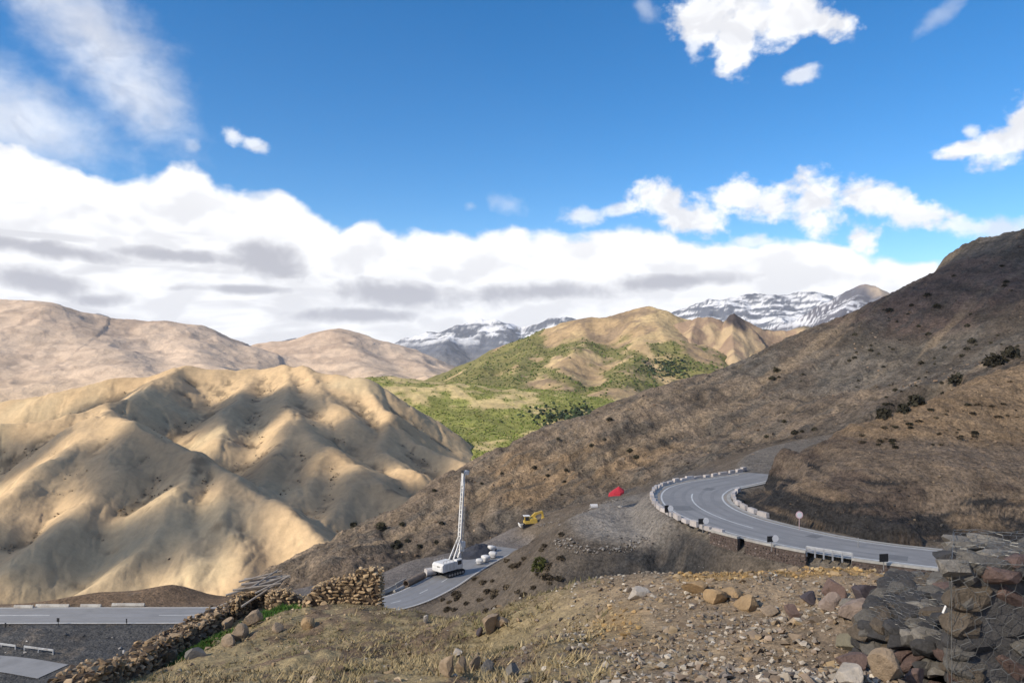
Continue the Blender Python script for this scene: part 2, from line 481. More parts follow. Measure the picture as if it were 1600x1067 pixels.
# ------------------------------------------------------------------ ground colours (base colours of the soils)
SAND = np.array([0.47, 0.338, 0.200]); SAND2 = np.array([0.36, 0.248, 0.14]); SANDG = np.array([0.42, 0.34, 0.215])
PINK = np.array([0.50, 0.385, 0.29]); PINK2 = np.array([0.40, 0.295, 0.22])
BROWN = np.array([0.205, 0.158, 0.115]); BROWN2 = np.array([0.125, 0.096, 0.073]); OCHRE = np.array([0.30, 0.205, 0.12])
GREYB = np.array([0.155, 0.135, 0.112]); DARKG = np.array([0.085, 0.08, 0.072]); PADG = np.array([0.235, 0.205, 0.17])
STRAW = np.array([0.33, 0.255, 0.14]); OLIVE = np.array([0.16, 0.14, 0.065]); EARTH = np.array([0.21, 0.15, 0.10])
GRAV = np.array([0.29, 0.215, 0.14]); ORANGE = np.array([0.40, 0.25, 0.10]); GREEN = np.array([0.10, 0.108, 0.032])
ROCK = np.array([0.21, 0.16, 0.12])

def mixc(c, col, t):
    return c + (np.asarray(col) - c) * np.clip(t, 0, 1)[..., None]

def full(X, col):
    return np.broadcast_to(np.asarray(col, float), X.shape + (3,)).copy()

M_far = soil_mat('far_hill_soil', (0.006, 0.03), (0.14, 0.12), 0.02, 6.0)
M_snow = soil_mat('snow_and_rock', (0.002, 0.008), (0.15, 0.2), 0.004, 40.0)
M_sand = soil_mat('sandy_hill_soil', (0.03, 0.22), (0.10, 0.12), 0.12, 0.55)
M_green = soil_mat('scrub_hill_soil', (0.02, 0.12), (0.25, 0.25), 0.06, 3.0)
M_hill = soil_mat('brown_hill_soil', (0.05, 0.30, 1.3), (0.20, 0.34, 0.52), 0.5, 1.8)
M_bluff = soil_mat('cut_slope_soil', (0.12, 0.7, 2.6), (0.2, 0.34, 0.5), 0.9, 0.8)
M_mid = soil_mat('terrace_soil', (0.15, 0.8, 3.0), (0.2, 0.28, 0.48), 1.1, 0.6)
M_fore = soil_mat('foreground_soil', (0.5, 3.5, 16.0), (0.22, 0.30, 0.36), 7.0, 0.07)

# ------------------------------------------------------------------ ridge-built hills
def ridge_height(X, Y, ridges, k=6.0, warp=0.0, warp_scale=60.0, seed=3):
    if warp:
        wx = fbm(X, Y, warp_scale, 3, seed) * warp; wy = fbm(X, Y, warp_scale, 3, seed + 50) * warp
        Xw, Yw = X + wx, Y + wy
    else:
        Xw, Yw = X, Y
    acc = None
    for pts, slope, rnd in ridges:
        w = np.array([P(*q) for q in pts])
        d, (z,) = poly_dist(Xw, Yw, w)
        h = z - slope * (np.sqrt(d * d + rnd * rnd) - rnd)
        e = h / k
        acc = e if acc is None else np.logaddexp(acc, e)
    return acc * k

# snow mountains, far away
def far_mountain(name, pts, d_back, slope, mat, colf, amp, sc, px0, px1, nx, d0, d1, ny, seed, rnd=60, k=15, extra=()):
    X, Y = fan_grid(px0, px1, nx, d0, d1, ny)
    Hh = ridge_height(X, Y, [(pts, slope, rnd)] + [(e, slope, rnd * 0.5) for e in extra], k, amp * 1.2, sc * 1.3, seed)
    r = fbm(X, Y, sc, 6, seed, 0.55, ridged=True)
    Hh = Hh + amp * (r - 0.55) + amp * 0.25 * fbm(X, Y, sc * 0.2, 4, seed + 5)
    Zn = np.maximum(Hh, -140.0)
    link(name, grid_mesh(name, X, Y, Zn, mat, colf(X, Y, Zn, r)), kind='structure')

def slope_of(X, Y, Z):
    dzx = np.gradient(Z, axis=1) / np.maximum(np.abs(np.gradient(X, axis=1)), 1e-6)
    dzy = np.gradient(Z, axis=0) / np.maximum(np.abs(np.gradient(Y, axis=0)), 1e-6)
    return np.hypot(dzx, dzy), dzx, dzy

def snow_col(lo, hi, snow=0.62):
    def f(X, Y, Z, r):
        s, _, _ = slope_of(X, Y, Z)
        c = full(X, (0.075, 0.083, 0.108))
        c = mixc(c, (0.13, 0.125, 0.13), sstep(lo, lo - 120, Z) * 0.9)
        n = fbm(X, Y, 260, 5, 91) * 0.55 + fbm(X * 0.35, Y + Z * 6, 180, 4, 33, ridged=True) * 0.45
        band = np.sin(Z / 15.0 + fbm(X, Y, 420, 4, 5) * 5.0) * 0.17 + 0.35 * fbm(X * 0.8, Y * 0.25 + Z * 4, 120, 4, 36, 0.6, ridged=True) - 0.1
        t = sstep(lo, hi, Z + n * 60) * sstep(-0.10, 0.22, n + band - 0.06 - 0.35 * np.clip(s - 0.45, 0, 1))
        return mixc(c, (snow, snow * 1.01, snow * 1.05), t)
    return f

far_mountain('snow_mountain', [(560, 560, 9000), (600, 541, 9000), (650, 523, 9000), (672, 518, 9000), (690, 521, 9000), (716, 508, 9000), (750, 499, 9000),
             (772, 502, 9000), (800, 504, 9000), (815, 510, 9000), (845, 503, 9000), (872, 496, 9000), (892, 498, 9000), (940, 505, 9000), (1010, 512, 9000)],
             9000, 0.42, M_snow, snow_col(120, 300), 80, 800, 540, 1060, 260, 6800, 10400, 90, 21,
             extra=[[(716, 508, 9000), (700, 535, 8200), (690, 552, 7400)], [(772, 502, 9000), (790, 530, 8200), (800, 552, 7400)]])
far_mountain('snow_mountain', [(980, 500, 8200), (1040, 489, 8200), (1062, 482, 8200), (1100, 469, 8200), (1150, 463, 8200), (1200, 460, 8200), (1262, 457, 8200), (1295, 462, 8200), (1340, 470, 8200), (1420, 458, 8200), (1520, 470, 8200)],
             8200, 0.40, M_snow, snow_col(200, 420), 80, 700, 960, 1560, 300, 6300, 9400, 100, 47,
             extra=[[(1100, 469, 8200), (1110, 500, 7400), (1120, 525, 6700)], [(1200, 460, 8200), (1215, 490, 7400), (1220, 520, 6700)]])
def peak_col(X, Y, Z, r):
    c = full(X, (0.33, 0.265, 0.205))
    n = fbm(X, Y, 150, 5, 8)
    c = mixc(c, (0.085, 0.085, 0.105), sstep(2250, 2120, X + n * 90))  # shaded left flank: the shade is put into the rock colour as dark blue
    return mixc(c, (0.6, 0.61, 0.65), sstep(0.35, 0.5, fbm(X, Y + Z * 3, 110, 4, 77, ridged=True)) * sstep(2150, 1950, X + n * 90) * sstep(180, 260, Z) * 0.8)
far_mountain('rocky_peak', [(1180, 520, 4800), (1240, 500, 4800), (1290, 472, 4800), (1318, 456, 4800), (1336, 448, 4800), (1348, 444, 4800), (1364, 444, 4800), (1372, 456, 4800), (1390, 466, 4800), (1430, 476, 4800), (1500, 490, 4800)],
             4800, 0.55, M_far, peak_col, 26, 420, 1150, 1560, 260, 3900, 5600, 90, 63, rnd=12, k=6,
             extra=[[(1350, 445, 4800), (1320, 485, 4400), (1290, 510, 4100)], [(1364, 444, 4800), (1392, 480, 4400), (1400, 500, 4150)]])
far_mountain('snow_mountain', [(60, 520, 9500), (120, 500, 9500), (150, 489, 9500), (164, 492, 9500), (180, 505, 9500), (260, 530, 9500)], 9500, 0.5, M_snow, snow_col(190, 420), 50, 700, 40, 300, 80, 8700, 10200, 40, 15)
far_mountain('snow_mountain', [(380, 545, 9500), (440, 532, 9500), (462, 527, 9500), (480, 527, 9500), (500, 540, 9500), (560, 560, 9500)], 9500, 0.5, M_snow, snow_col(300, 620), 30, 700, 370, 580, 70, 8700, 10200, 40, 19)

# pale pink hills at the back left
def pink_col(seed, dark=0.3):
    def f(X, Y, Z, r):
        s, dx, dy = slope_of(X, Y, Z)
        c = full(X, PINK)
        c = mixc(c, PINK2, sstep(0.0, 0.5, fbm(X, Y, 320, 4, seed)) * 0.55)
        c = mixc(c, SAND, sstep(40, -60, Z) * 0.5)
        rk = sstep(0.30, 0.50, fbm(X, Y, 90, 5, seed + 9, ridged=True) + fbm(X, Y, 420, 2, seed + 3) * 0.55 - 0.12)
        c = mixc(c, (0.16, 0.115, 0.095), rk * dark)
        return c
    return f
far_mountain('pale_hill', [(-260, 452, 2500), (-120, 458, 2500), (0, 466, 2500), (50, 466, 2500), (92, 474, 2500), (140, 493, 2550), (175, 499, 2600), (212, 499, 2600), (240, 505, 2600), (262, 502, 2600), (310, 510, 2600), (345, 525, 2600), (380, 536, 2600), (430, 548, 2650), (520, 570, 2700)],
             2500, 0.36, M_far, pink_col(101), 26, 520, -300, 560, 360, 1350, 3300, 170, 71, rnd=90, k=16,
             extra=[[(60, 467, 2500), (130, 520, 2200), (190, 560, 1900), (220, 600, 1600)], [(0, 466, 2500), (-60, 540, 2000), (-60, 600, 1600)],
                    [(262, 502, 2600), (290, 545, 2250), (330, 575, 1950), (360, 600, 1700)], [(175, 499, 2600), (120, 560, 2000), (60, 600, 1700)]])
far_mountain('pale_hill', [(330, 560, 3000), (400, 534, 3000), (450, 530, 3000), (490, 521, 3000), (528, 518, 3000), (560, 524, 3000), (602, 540, 3000), (645, 553, 2950), (690, 566, 2900), (740, 580, 2800), (790, 592, 2700)],
             3000, 0.36, M_far, pink_col(131), 24, 480, 300, 860, 260, 1700, 3700, 130, 83, rnd=80, k=14,
             extra=[[(528, 518, 3000), (560, 560, 2500), (590, 590, 2150)], [(450, 530, 3000), (430, 570, 2500), (440, 600, 2100)], [(602, 540, 3000), (660, 580, 2500), (700, 600, 2100)]])

# green scrub hill in the middle
def scrub_amount(X, Y, Z):
    n = fbm(X, Y, 150, 5, 203) * 0.75 + fbm(X, Y, 40, 3, 207) * 0.4
    st = fbm(X * 0.9 + Y * 0.35, Y * 0.25 - X * 0.5, 60, 4, 209, 0.55, ridged=True)
    a = n + 0.24 + 0.45 * (st - 0.25) - 0.80 * sstep(70, 165, Z) + 0.16 * sstep(175, 0, X) - 0.35 * sstep(300, 440, X)
    return sstep(0.02, 0.30, a)
def scrub_col(X, Y, Z, r):
    c = full(X, (0.40, 0.30, 0.165))
    c = mixc(c, (0.30, 0.215, 0.125), sstep(-0.1, 0.4, fbm(X, Y, 110, 4, 61)))
    c = mixc(c, (0.17, 0.125, 0.09), sstep(0.35, 0.6, fbm(X, Y, 60, 5, 64, ridged=True)) * 0.7)
    c = mixc(c, GREEN, scrub_amount(X, Y, Z) * 0.8)
    return c
GH = [(640, 600, 1900), (690, 582, 1850), (740, 566, 1800), (800, 536, 1750), (850, 517, 1700), (880, 507, 1700), (920, 500, 1680), (950, 498, 1680), (980, 494, 1660), (1006, 485, 1650), (1016, 483, 1650), (1030, 486, 1650), (1042, 500, 1660), (1080, 506, 1660),
      (1110, 508, 1680), (1180, 516, 1700), (1250, 520, 1720), (1330, 515, 1750), (1420, 510, 1780)]
green_extra = [[(800, 536, 1750), (775, 565, 1550), (750, 590, 1350)], [(850, 517, 1700), (835, 560, 1450), (810, 600, 1250), (790, 625, 1100)], [(930, 499, 1680), (900, 550, 1400), (880, 600, 1200), (870, 640, 1050)],
               [(1016, 483, 1650), (1000, 545, 1400), (985, 590, 1200), (960, 630, 1050)], [(1080, 506, 1660), (1110, 560, 1400), (1120, 590, 1250)], [(1200, 516, 1700), (1180, 550, 1450), (1170, 575, 1300)], [(1016, 483, 1650), (1060, 540, 1420), (1075, 570, 1300)]]
def green_z(X, Y):
    Hh = ridge_height(X, Y, [(GH, 0.5, 14)] + [(e, 0.5, 18) for e in green_extra], 9, 26, 180, 31)
    return np.maximum(Hh + 13 * (fbm(X, Y, 190, 6, 33, 0.55, ridged=True) - 0.5), -120)
X, Y = fan_grid(600, 1480, 400, 950, 2300, 200)
Zg = green_z(X, Y)
link('scrub_hill', grid_mesh('scrub_hill', X, Y, Zg, M_green, scrub_col(X, Y, Zg, None)), kind='structure')
# rocky crest right of it with the dark pinnacle
def crag_col(X, Y, Z, r):
    c = full(X, (0.37, 0.275, 0.17))
    c = mixc(c, (0.24, 0.17, 0.12), sstep(0.1, 0.5, fbm(X, Y, 50, 5, 15, ridged=True)))
    dk = np.exp(-((X - P(1146, 500, 1560)[0]) / 20.0) ** 2 - ((Y - 1555) / 55.0) ** 2)
    return mixc(c, (0.055, 0.045, 0.045), sstep(0.15, 0.5, dk))
far_mountain('rocky_crest', [(1030, 520, 1560), (1060, 503, 1560), (1090, 495, 1560), (1104, 491, 1560), (1124, 496, 1560), (1134, 504, 1560), (1139, 491, 1555), (1147, 486, 1555), (1156, 491, 1555), (1164, 497, 1560), (1180, 505, 1560), (1195, 512, 1560), (1230, 515, 1560), (1262, 508, 1560), (1300, 504, 1560), (1360, 500, 1560), (1440, 505, 1560)],
             1560, 0.75, M_far, crag_col, 9, 120, 1010, 1470, 330, 1250, 1800, 110, 57, rnd=3, k=3,
             extra=[[(1147, 488, 1555), (1146, 520, 1480), (1144, 556, 1380)], [(1090, 495, 1560), (1075, 540, 1440)], [(1262, 508, 1560), (1240, 545, 1430)]])
# green sloping ground in front of it
gslope = TPS([P(*q) for q in [(560, 592, 1050), (620, 591, 1080), (700, 600, 1080), (780, 606, 1060), (870, 614, 1040), (940, 620, 1000), (560, 640, 900), (600, 650, 880), (700, 650, 860), (800, 655, 840), (900, 660, 820),
                              (640, 690, 740), (700, 705, 690), (780, 700, 700), (860, 690, 720), (700, 740, 600), (800, 740, 600), (600, 720, 640)]] +
             [P(620, 591, 1080) + np.array([0, 160, -60]), P(780, 606, 1060) + np.array([0, 160, -60]), P(560, 592, 1050) + np.array([-30, 160, -60]), P(900, 614, 1040) + np.array([0, 160, -50])], 1e-4)
def gslope_z(X, Y): return gslope(X, Y) + 3.5 * fbm(X, Y, 60, 4, 40) + 1.5 * fbm(X, Y, 18, 3, 44)
X, Y = fan_grid(520, 1000, 300, 560, 1230, 200)
Zs = gslope_z(X, Y)
def gs_amount(X, Y):
    n = fbm(X, Y, 70, 4, 303) * 0.6 + fbm(X, Y, 22, 3, 307) * 0.5
    st = fbm(X * 0.9 + Y * 0.5, (Y - X) * 0.18, 26, 4, 311, 0.6, ridged=True)
    return sstep(-0.30, 0.16, n + 0.10 + 0.30 * (st - 0.2))
c = full(X, (0.42, 0.33, 0.17)); c = mixc(c, (0.14, 0.162, 0.036), gs_amount(X, Y) * 0.85)
link('green_slope', grid_mesh('green_slope', X, Y, Zs, M_green, c), kind='structure')

# sandy hills on the left
LEFT = [
 ([(-260, 650, 720), (-120, 640, 720), (0, 628, 720), (60, 618, 722), (110, 606, 730), (165, 593, 735), (231, 589, 740), (260, 578, 742), (289, 573, 744), (340, 577, 750), (390, 580, 760), (440, 574, 755), (470, 576, 740), (510, 584, 725), (535, 587, 710), (556, 592, 695)], 0.68, 11),
 ([(556, 592, 695), (590, 640, 640), (645, 688, 590), (720, 722, 545), (780, 745, 520)], 0.74, 4),
 ([(287, 574, 742), (219, 612, 620), (166, 634, 570), (110, 647, 540), (62, 656, 525), (0, 660, 515), (-120, 668, 505)], 0.68, 5),
 ([(166, 634, 570), (157, 653, 500), (200, 664, 482), (255, 688, 452), (330, 720, 420), (390, 763, 388), (432, 786, 366), (470, 818, 345), (495, 850, 325)], 0.74, 3),
 ([(157, 653, 500), (95, 712, 435), (25, 768, 385), (-60, 830, 345)], 0.68, 6),
 ([(200, 664, 482), (185, 740, 410), (130, 800, 365), (40, 870, 325), (-30, 930, 300)], 0.68, 6),
 ([(300, 707, 432), (285, 770, 380), (262, 820, 348), (200, 880, 318), (120, 930, 296)], 0.74, 2),
 ([(285, 770, 380), (300, 840, 338), (290, 900, 305), (280, 940, 290)], 0.68, 4),
 ([(360, 742, 402), (360, 800, 358), (372, 860, 322), (380, 900, 300)], 0.74, 4),
 ([(440, 574, 755), (452, 620, 640), (470, 662, 560), (520, 700, 500), (560, 730, 462), (612, 764, 430), (655, 790, 410)], 0.68, 4),
 ([(470, 662, 560), (432, 710, 490), (412, 750, 445), (400, 790, 408), (425, 830, 370)], 0.68, 4),
 ([(520, 700, 500), (490, 745, 450), (470, 790, 405)], 0.68, 4),
 ([(560, 730, 462), (545, 775, 415), (520, 820, 375), (500, 850, 350)], 0.74, 4),
 ([(390, 580, 760), (375, 620, 660), (352, 655, 580), (345, 690, 520)], 0.68, 5),
 ([(470, 576, 740), (510, 620, 650), (540, 655, 590)], 0.68, 4),
 ([(606, 645, 635), (600, 690, 560), (625, 730, 500), (680, 765, 455)], 0.68, 4),
]
def left_z(X, Y):
    h = ridge_height(X, Y, LEFT, 3.4, 8.0, 60.0, 11)
    h = np.maximum(h, -58 + 0.05 * h)
    h = h + 1.8 * fbm(X, Y, 34, 4, 12) + 1.6 * (fbm(X, Y * 0.6, 30, 4, 14, 0.5, ridged=True) - 0.3) - 3.0 * np.clip(fbm(X + 0.3 * Y, Y * 0.45, 26, 4, 15, ridged=True) - 0.42, 0, 1) - 0.5 * np.clip(fbm(X, Y * 0.4, 7, 4, 16, 0.6, ridged=True) - 0.2, 0, 1)
    return h
X, Y = fan_grid(-240, 860, 520, 262, 900, 330)
Zl = left_z(X, Y)
sl, dx, dy = slope_of(X, Y, Zl)
lap = fbm(X, Y, 24, 4, 5)
def blurz(Z, k):
    Zp = np.pad(Z, k, mode='edge'); cs = np.cumsum(np.cumsum(Zp, 0), 1); cs = np.pad(cs, ((1, 0), (1, 0)))
    n = 2 * k + 1
    return (cs[n:, n:] - cs[:-n, n:] - cs[n:, :-n] + cs[:-n, :-n]) / (n * n)
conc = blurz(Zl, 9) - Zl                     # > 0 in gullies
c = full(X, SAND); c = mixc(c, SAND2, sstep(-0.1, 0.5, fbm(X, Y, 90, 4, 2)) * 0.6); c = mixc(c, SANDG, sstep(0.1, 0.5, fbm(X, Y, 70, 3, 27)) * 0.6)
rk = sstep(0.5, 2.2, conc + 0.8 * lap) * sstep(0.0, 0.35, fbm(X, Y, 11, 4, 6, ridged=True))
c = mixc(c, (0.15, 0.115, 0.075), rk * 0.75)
rock_patch = sstep(0.42, 0.60, fbm(X, Y, 34, 4, 96) ) * sstep(0.1, 0.4, fbm(X, Y, 7, 4, 97, ridged=True))
c = mixc(c, (0.19, 0.14, 0.09), rock_patch * 0.8)
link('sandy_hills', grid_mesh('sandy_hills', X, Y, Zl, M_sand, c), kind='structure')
SANDY_CONC = (X, Y, Zl, conc)

# valley floor and the land beyond, one sheet to the horizon
gx = np.concatenate([-np.geomspace(60000, 30, 60), [0], np.geomspace(30, 60000, 60)])
X, Y = np.meshgrid(gx, gx)
Zv = -62 - 40 * sstep(1000, 4000, np.hypot(X, Y)) + 6 * fbm(X, Y, 300, 3, 1)
c = full(X, (0.36, 0.27, 0.17))
link('ground', grid_mesh('ground', X, Y, Zv, M_far, c), kind='structure')

# ------------------------------------------------------------------ roads: centre lines
UP = smoothpoly([(95, 55), (75, 62), (60, 67.3), (50, 71.6), (42.5, 75), (35.5, 79.3), (30.6, 84.5), (26.4, 92), (24.6, 101), (25.8, 110), (29.5, 117), (35.5, 122.2), (41.5, 128), (46, 138), (50, 149), (58, 160), (74, 170), (95, 178)], 10)
UPW = np.interp(np.arange(len(UP)), [0, 45, 65, 95, 113, 124, 160], [3.9, 4.0, 4.6, 4.8, 4.0, 2.5, 2.3])
UPZ = 40.0 + np.interp(np.arange(len(UP)), [0, 115, 160], [0, 0, 0.9])
LOW = smoothpoly([(-150, 121), (-110, 123), (-83, 124), (-50, 124.2), (-36, 125), (-26, 127.2), (-19, 131.5), (-14, 140), (-10.5, 149), (-6.5, 158.5), (-1.5, 168)], 12)
SIDE = smoothpoly([(-120, 110.5), (-95, 109.5), (-80, 107.6), (-70, 106.0), (-62, 103.5)], 8)
LOWZ = np.full(len(LOW), 18.0)
LOWW = np.full(len(LOW), 4.0)

def flatten_to(Z, X, Y, line, zs, ws, pad, under=0.06, soft=5.0):
    d, (zr, w) = poly_dist(X, Y, np.c_[line, zs, ws])
    t = 1 - sstep(0, soft, d - w - pad)
    return Z + (zr - under - Z) * t
# ------------------------------------------------------------------ the large brown hillside on the right
SIL = [(360, 930, 190), (400, 905, 192), (480, 858, 205), (560, 815, 220), (640, 770, 232), (700, 738, 242), (780, 700, 252), (850, 668, 262), (900, 650, 270), (960, 625, 280), (1040, 597, 294), (1100, 580, 305), (1150, 565, 312), (1200, 545, 320),
       (1250, 521, 328), (1300, 503, 335), (1340, 486, 342), (1400, 462, 352), (1440, 441, 358), (1463, 425, 362), (1472, 408, 364), (1500, 397, 366), (1522, 388, 368), (1545, 387, 370), (1600, 380, 374), (1720, 352, 382), (1900, 318, 390)]
FACE = [(430, 915, 170), (560, 870, 180), (640, 880, 166), (640, 830, 200), (700, 845, 184), (700, 795, 212), (760, 848, 176), (790, 770, 212), (820, 812, 188), (880, 735, 222), (905, 795, 186), (980, 700, 226), (990, 755, 188), (1060, 665, 236), (1080, 722, 190),
        (1150, 640, 246), (1160, 705, 178), (1260, 690, 176), (1300, 600, 250), (1270, 650, 205), (1450, 520, 272), (1400, 605, 196), (1600, 470, 262), (1590, 560, 172), (1800, 450, 260), (1850, 560, 160), (1400, 680, 150), (1600, 650, 135), (1240, 720, 150), (1060, 745, 165), (960, 790, 168), (880, 815, 165), (780, 870, 160), (640, 915, 150), (500, 930, 152), (1850, 650, 120)]
hp = [P(*q) for q in SIL] + [P(*q) for q in FACE]
for q in SIL:
    b_ = P(*q); k = np.array([b_[0] / b_[1], 1.0, 0])
    hp.append(b_ + k * 22 + np.array([0, 0, -7])); hp.append(b_ + k * 70 + np.array([0, 0, -34]))
hill_t = TPS(hp, 1e-6)
def hill_z(X, Y):
    z = hill_t(X, Y) - 16 * sstep(176, 142, Y + 0.10 * np.minimum(X, 0)) * sstep(60, 35, X)
    u = X * 0.8 + Y * 0.6; v = -X * 0.6 + Y * 0.8
    z = z + 2.2 * fbm(u, v * 0.55, 26, 5, 55, 0.55) + 1.5 * fbm(u * 0.45, v, 10, 5, 58, 0.55, ridged=True) + 0.6 * fbm(X, Y, 2.8, 3, 59)
    gl = fbm(X * 1.0 + 0.15 * Y, Y * 0.28, 15, 4, 60, 0.55, ridged=True)                 # run-off channels down the slope
    z = z - 2.4 * np.clip(gl - 0.25, 0, 1) * sstep(130, 60, X)
    z = z - 1.2
    q = P(1500, 385, 366)
    crag = np.exp(-((X - q[0] - 6) / 20.0) ** 2 - ((Y - q[1] - 2) / 16.0) ** 2)
    z = flatten_to(z, X, Y, UP, UPZ, UPW, 1.5, under=0.5, soft=5.0)
    z = z + crag * (2.2 * fbm(X, Y, 12, 4, 62, 0.6, ridged=True) + 1.6 * np.floor(2.2 * crag + 0.6 * fbm(X, Y, 6, 3, 63)))
    return z
X, Y = fan_grid(330, 1780, 620, 132, 470, 280)
Zh = hill_z(X, Y)
c = full(X, BROWN)
u = X * 0.8 + Y * 0.6; v = -X * 0.6 + Y * 0.8
c = mixc(c, GREYB, sstep(-0.05, 0.35, fbm(u * 0.5, v, 45, 4, 151) + 0.5 * sstep(60, 150, X) - 0.1) * 0.9)
c = mixc(c, BROWN2, sstep(0.0, 0.5, fbm(u * 0.6, v, 18, 5, 152)) * 0.8)
och = np.exp(-((X - 22) / 45.0) ** 2 - ((Y - 215) / 38.0) ** 2)
c = mixc(c, OCHRE * 0.85, sstep(0.10, 0.55, och * 0.9 + 0.6 * fbm(u, v * 0.6, 14, 5, 153) - 0.25) * 0.8)
c = mixc(c, (0.155, 0.105, 0.082), sstep(0.35, 0.6, np.exp(-((X - 165) / 40.0) ** 2 - ((Y - 310) / 60.0) ** 2)) * 0.8)
c = mixc(c, DARKG, sstep(0.30, 0.60, fbm(u * 0.35, v, 6.0, 5, 155, 0.55, ridged=True)) * 0.6)
c = mixc(c, (0.06, 0.052, 0.043), sstep(0.35, 0.55, fbm(X + 0.15 * Y, Y * 0.28, 15, 4, 60, 0.55, ridged=True)) * 0.5)
c = mixc(c, PADG * 1.15, sstep(0.62, 0.8, fbm(u, v, 3.5, 3, 158)) * 0.5)
streak = fbm(u * 0.10, v, 9.0, 5, 161, 0.62)
c = mixc(c, (0.088, 0.072, 0.058), sstep(0.10, 0.45, streak) * 0.65)
c = mixc(c, (0.30, 0.225, 0.15), sstep(-0.15, -0.50, streak) * 0.55)
c = mixc(c, PADG * 1.25, sstep(4.2, 2.6, poly_dist(X, Y, UP[112:])[0] + 0.8 * fbm(X, Y, 3, 3, 159)))
link('brown_hillside', grid_mesh('brown_hillside', X, Y, Zh, M_hill, c), kind='structure')

# terrace, spur and lower shelf
def lv(px, py, z): return tuple(on_level(px, py, z))
tp = [lv(900, 806, 37.2), lv(920, 828, 37.0), lv(980, 815, 37.5), lv(1000, 838, 37.3), tuple(P(890, 850, 97)), tuple(P(950, 858, 94.5)), tuple(P(1000, 860, 92.5)), lv(880, 815, 37.0), lv(1000, 803, 38), lv(960, 835, 37.2), lv(1040, 838, 38), lv(930, 797, 37.2), lv(960, 783, 37), lv(1000, 790, 38), lv(870, 826, 35.8),
      tuple(P(900, 930, 90.3)), tuple(P(1000, 915, 88)), tuple(P(1050, 890, 88)), tuple(P(1150, 866, 84)), tuple(P(1300, 888, 77.5)), tuple(P(1400, 896, 73)), tuple(P(1500, 905, 68)),
      (8, 76, 21), (14, 74, 23), (25, 68, 31), (40, 60, 34), (60, 50, 34), (0, 82, 20), (-10, 95, 18.5), (-17, 105, 17.3),
      lv(655, 962, 18), lv(700, 916, 18), lv(775, 869, 18), lv(830, 833, 20.5), lv(880, 808, 24.5), lv(600, 1000, 17.5),
      tuple(P(843, 878, 114)), tuple(P(800, 920, 99)), tuple(P(760, 950, 105)), tuple(P(858, 850, 114)), tuple(P(860, 930, 91)), tuple(P(740, 920, 122)), tuple(P(780, 880, 132)), (10, 135, 31), (12, 150, 28), (2, 150, 22),
      (30, 140, 36), (20, 150, 31), (45, 145, 40), (60, 155, 42), (14, 160, 27), (25, 175, 28), (5, 182, 21), (70, 165, 43), (50, 165, 39),
      (35, 106, 38.3), (42, 108, 38), (60, 90, 37.5), (45, 95, 37.8), (80, 80, 37.5), (100, 66, 37.5), (30, 132, 39),
      (-120, 100, 17.2), (-120, 112, 17.2), (-95, 100, 17), (-80, 95, 17), (-60, 100, 17), (-45, 105, 17), (-30, 110, 17), (-60, 115, 17.3), (-150, 110, 17.5),
      (-100, 130, 17.6), (-83, 131, 17.6), (-60, 131, 17.6), (-45, 134, 17.2), (-25, 153, 16), (-15, 162, 16.8), (-38, 150, 15.2), (-30, 140, 16.6), (-22, 168, 15),
      tuple(P(150, 926, 138)), tuple(P(215, 922, 139)), tuple(P(270, 913, 141)), tuple(P(330, 934, 140)), tuple(P(60, 944, 136)),
      (-130, 140, 12), (-100, 165, -6), (-75, 165, -4), (-55, 170, -4), (-45, 175, -4), (-150, 160, -2), (-35, 185, -2), (-60, 200, -20), (-110, 200, -24), (-20, 195, 4),
      (-120, 80, 20), (-60, 80, 20), (-20, 80, 20), (-40, 60, 26), (0, 60, 26), (-90, 60, 26), (20, 55, 30), (40, 45, 34)]
terr_t = TPS(tp, 1e-6)
def terr_z(X, Y):
    z = terr_t(X, Y)
    steep = sstep(17.5, 24, z) * sstep(39, 35, z)
    z = z + (0.18 + 0.5 * steep) * fbm(X, Y, 7, 4, 71) + (0.05 + 0.22 * steep) * fbm(X, Y, 1.8, 4, 73)
    z = flatten_to(z, X, Y, UP, UPZ, UPW, 0.9, soft=3.0)
    z = flatten_to(z, X, Y, LOW, LOWZ, LOWW, 0.8, soft=4.0)
    z = flatten_to(z, X, Y, SIDE, np.full(len(SIDE), 17.35), np.full(len(SIDE), 2.6), 0.6, soft=4.0)
    t_ = np.gradient(UP, axis=0); t_ /= np.linalg.norm(t_, axis=1)[:, None]
    outer = (UP + np.c_[-t_[:, 1], t_[:, 0]] * (UPW + 2.7)[:, None])[24:72]
    z = z - 1.25 * sstep(4.2, 1.6, poly_dist(X, Y, outer)[0])
    return z
X, Y = fan_grid(-200, 1780, 620, 42, 215, 270)
Zt = terr_z(X, Y)
dl, _ = poly_dist(X, Y, LOW); du, _ = poly_dist(X, Y, UP)
c = full(X, (0.17, 0.135, 0.10))
n1 = fbm(X, Y, 12, 4, 171); n2 = fbm(X, Y, 3.0, 4, 172)
c = mixc(c, (0.13, 0.10, 0.072), sstep(0, 0.5, n1 + 0.4 * n2))
low = sstep(20.5, 18.3, Zt)
c = mixc(c, (0.09, 0.087, 0.084), low * sstep(-30, -45, X) * sstep(128, 120, Y + n1 * 2))          # dark grey made ground by the lower road
c = mixc(c, (0.19, 0.165, 0.145), low * sstep(-50, -42, X) * sstep(132, 140, Y))          # graded platform
c = mixc(c, (0.20, 0.135, 0.085), sstep(127, 130, Y) * sstep(-38, -46, X))               # brown mound behind the road
scree = np.exp(-(((X - 14) / 10.5) ** 2 + ((Y - 87) / 9.0) ** 2) ** 2)
c = mixc(c, (0.050, 0.049, 0.048), np.clip(scree * (1.0 + 0.5 * n2), 0, 1) * 0.97)
